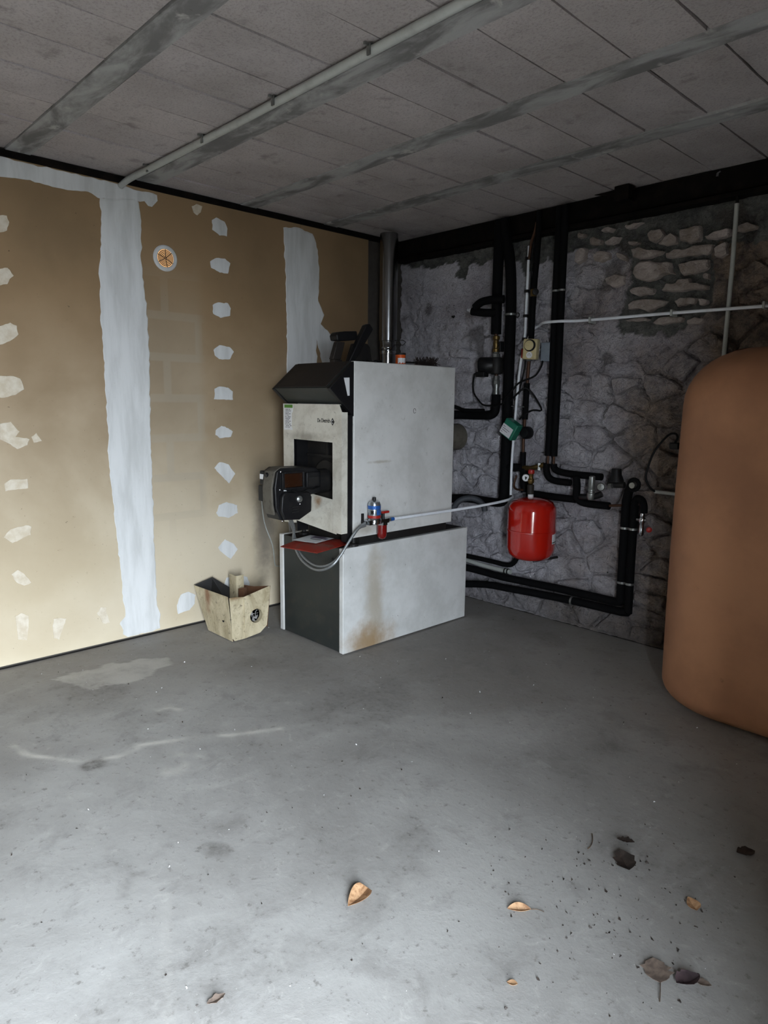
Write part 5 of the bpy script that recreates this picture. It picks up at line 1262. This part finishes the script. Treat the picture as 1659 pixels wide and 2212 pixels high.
obj('rim', MB().lathe([(0.072,0.0),(0.072,0.006),(0.066,0.012),(0.054,0.012),(0.050,0.008),(0.050,0.0),(0.06,0.0)], VC, 40, (1,0,0)), M_COMP, vt, smooth=True)
obj('lit_opening', MB().lathe([(0.050,0.001),(0.050,0.002)], VC, 32, (1,0,0)), M_GLOW, vt)
for r_ in (0.010, 0.018, 0.026, 0.034, 0.042):
    obj('grille_ring', MB().tube([(0.007, VC[1]+r_*math.cos(k/28*2*PI), VC[2]+r_*math.sin(k/28*2*PI)) for k in range(29)], 0.0021, 5), M_IRON, vt)
for k in range(6):
    a_ = math.radians(90+60*k+(10 if k % 2 else 0))
    obj('grille_spoke', MB().cyl((0.008, VC[1], VC[2]), (0.008, VC[1]+0.050*math.cos(a_), VC[2]+0.050*math.sin(a_)), 0.0019, 5), M_IRON, vt)
single('wall_wire', MB().tube([(0.010,2.515,0.80),(0.012,2.535,0.60),(0.010,2.60,0.43),(0.012,2.615,0.30),(0.03,2.63,0.283),(0.10,2.66,0.295),(0.43,2.70,0.33)], 0.004, 6, smooth=4), M_GREYPVC, 'thin pale wire drooping down the plasterboard behind the burner', 'wire', smooth=True)

# ------------------------------------------------------------------ leaves and litter on the floor
def leaf_mat(nm, a, b):
    t_ = NT(nm); p_ = t_.pos(True)
    n_ = t_.noise(p_, 45, 5, 0.6, 0.5)
    return t_.out(t_.mix(t_.ramp(n_, 0.35, 0.65), hexc(a), hexc(b)), 0.6, 0.0, None, 0.3)
LM = {'tan': leaf_mat('tan_leaf','#b08d6b','#7d5a3e'), 'dark': leaf_mat('dark_leaf','#3a312c','#231e1b'), 'grey': leaf_mat('grey_leaf','#77695f','#5a4f48'), 'purple': leaf_mat('purple_leaf','#4d3f42','#33292c'), 'stem': leaf_mat('leaf_stem','#5a4838','#3a2f26')}
def leaf(x, y, ang, L, W, mat, label, fold=0.6, curl=0.3, tip=1.4, stem=0.0, jag=0.0, seed=0):
    o = thing('fallen_leaf', label, 'leaf', (x, y, 0.0), 'leaves on the floor')
    m = MB(); n = 10
    ca_, sa_ = math.cos(ang), math.sin(ang)
    for lay in (0, 1):
        for i in range(n+1):
            u = i/n
            w = W*math.sin(PI*u**(1/tip))**0.8*(1-0.0*u) if 0 < u < 1 else 0.0005
            for s_ in (-1, -0.5, 0, 0.5, 1):
                jw = w*(1+jag*noise.noise((u*9, s_*3, seed)))
                lx = (u-0.45)*L; ly = s_*jw
                z_ = 0.002+abs(s_)*jw*fold*(1.0 if s_ < 0 else 0.55)+curl*L*(u-0.4)**2+0.0012*lay
                m.v.append((x+lx*ca_-ly*sa_, y+lx*sa_+ly*ca_, z_))
    N = (n+1)*5
    for i in range(n):
        for k in range(4):
            a_ = i*5+k
            m.f.append((a_, a_+1, a_+6, a_+5)); m.f.append((N+a_+5, N+a_+6, N+a_+1, N+a_))
    per = [i*5 for i in range(n+1)]+[n*5+k for k in range(1,5)]+[i*5+4 for i in range(n-1,-1,-1)]+[k for k in range(3,0,-1)]
    for k in range(len(per)):
        p_, q_ = per[k], per[(k+1) % len(per)]
        m.f.append((p_, q_, N+q_, N+p_))
    obj('blade', m, LM[mat], o, smooth=True)
    if stem:
        b_ = Vector((x-0.45*L*ca_, y-0.45*L*sa_, 0.004))
        e_ = b_-Vector((ca_, sa_, 0))*stem+Vector((-sa_, ca_, 0))*stem*0.25
        obj('stem', MB().tube([b_, (b_+e_)/2+Vector((0,0,0.003)), e_+Vector((0,0,-0.001))], 0.0013, 5, smooth=3), LM['stem'], o)
leaf(2.527, 1.168, math.radians(-78), 0.095, 0.027, 'tan', 'bright tan folded leaf with pointed tip alone in the foreground', 0.75, 0.25, 1.7, 0.0)
leaf(2.868, 1.468, math.radians(228), 0.066, 0.014, 'tan', 'narrow tan leaf with curved stem in the right foreground', 0.9, 0.2, 1.0, 0.035)
leaf(2.972, 1.868, math.radians(136), 0.085, 0.032, 'dark', 'large dark crumpled leaf in the right foreground', 0.5, 0.5, 1.2, 0.0, 0.6, 3)
leaf(2.918, 1.972, math.radians(20), 0.055, 0.016, 'dark', 'small dark ragged leaf just behind the large crumpled one', 0.5, 0.3, 1.0, 0.0, 0.8, 5)
leaf(3.226, 1.542, math.radians(128), 0.075, 0.034, 'grey', 'flat grey-brown broad leaf with long stem at the lower right', 0.2, 0.15, 1.1, 0.055, 0.4, 7)
leaf(3.290, 1.565, math.radians(60), 0.065, 0.026, 'purple', 'curled purple-brown leaf at the lower right edge', 0.8, 0.6, 1.2, 0.0, 0.3, 9)
leaf(3.313, 1.592, math.radians(10), 0.045, 0.012, 'grey', 'slim greenish grey leaf touching the curled purple-brown leaf', 0.3, 0.3, 1.0, 0.0, 0.3, 10)
leaf(3.000, 1.247, math.radians(30), 0.026, 0.010, 'tan', 'tiny tan leaf scrap near the bottom edge', 0.6, 0.4, 1.0)
leaf(3.190, 1.842, math.radians(140), 0.050, 0.018, 'tan', 'triangular tan leaf near the shadow on the right', 0.6, 0.3, 1.6)
leaf(2.552, 0.694, math.radians(80), 0.045, 0.012, 'grey', 'small brown leaf scrap at the bottom left of centre', 0.5, 0.4, 1.0, 0.0, 0.8, 12)
leaf(3.205, 2.200, math.radians(50), 0.060, 0.024, 'dark', 'dark leaf lying in the shadow below the oil tank', 0.3, 0.2, 1.0, 0.0, 0.4, 14)
single('twig', MB().tube([(2.826,1.928,0.003),(2.846,1.897,0.005),(2.856,1.868,0.004),(2.857,1.848,0.003)], 0.0016, 5, smooth=3), LM['stem'], 'thin curved dark twig left of the dark leaves', 'twig')
def grit(name, n, cols_mat, label, seed, size, area):
    r_ = random.Random(seed); m = MB()
    for k in range(n):
        x_, y_ = area(r_)
        if (0.40 < x_ < 1.08 and 2.3 < y_ < 3.45) or (x_ > 2.36 and y_ > 3.0) or (x_ < 0.48 and 1.95 < y_ < 2.3): continue
        s_ = size*r_.uniform(0.4, 1.3)
        q = [Vector((r_.gauss(0,1), r_.gauss(0,1), r_.gauss(0,1))).normalized()*s_*r_.uniform(0.6,1.1) for _ in range(5)]
        c_ = Vector((x_, y_, s_*0.35-0.003))
        m.add([c_+v for v in q], [(0,1,2),(0,2,3),(0,3,4),(0,4,1),(1,3,2),(1,4,3)])
    o = obj(name, m, cols_mat)
    tag(o, label, 'grit', None, 'stuff')
ar = lambda r_: (r_.uniform(0.05,4.1), r_.uniform(-0.2,3.7))
grit('pale_grit', 170, M_LABEL, 'pale plaster crumbs scattered over the concrete floor', 21, 0.0042, ar)
def ar2(r_):
    if r_.random() < 0.55: return (min(max(r_.gauss(3.02,0.16),2.4),4.1), r_.gauss(1.62,0.2))
    return ar(r_)
grit('dark_grit', 380, LM['dark'], 'dark leaf crumbs scattered over the concrete floor', 22, 0.0048, ar2)
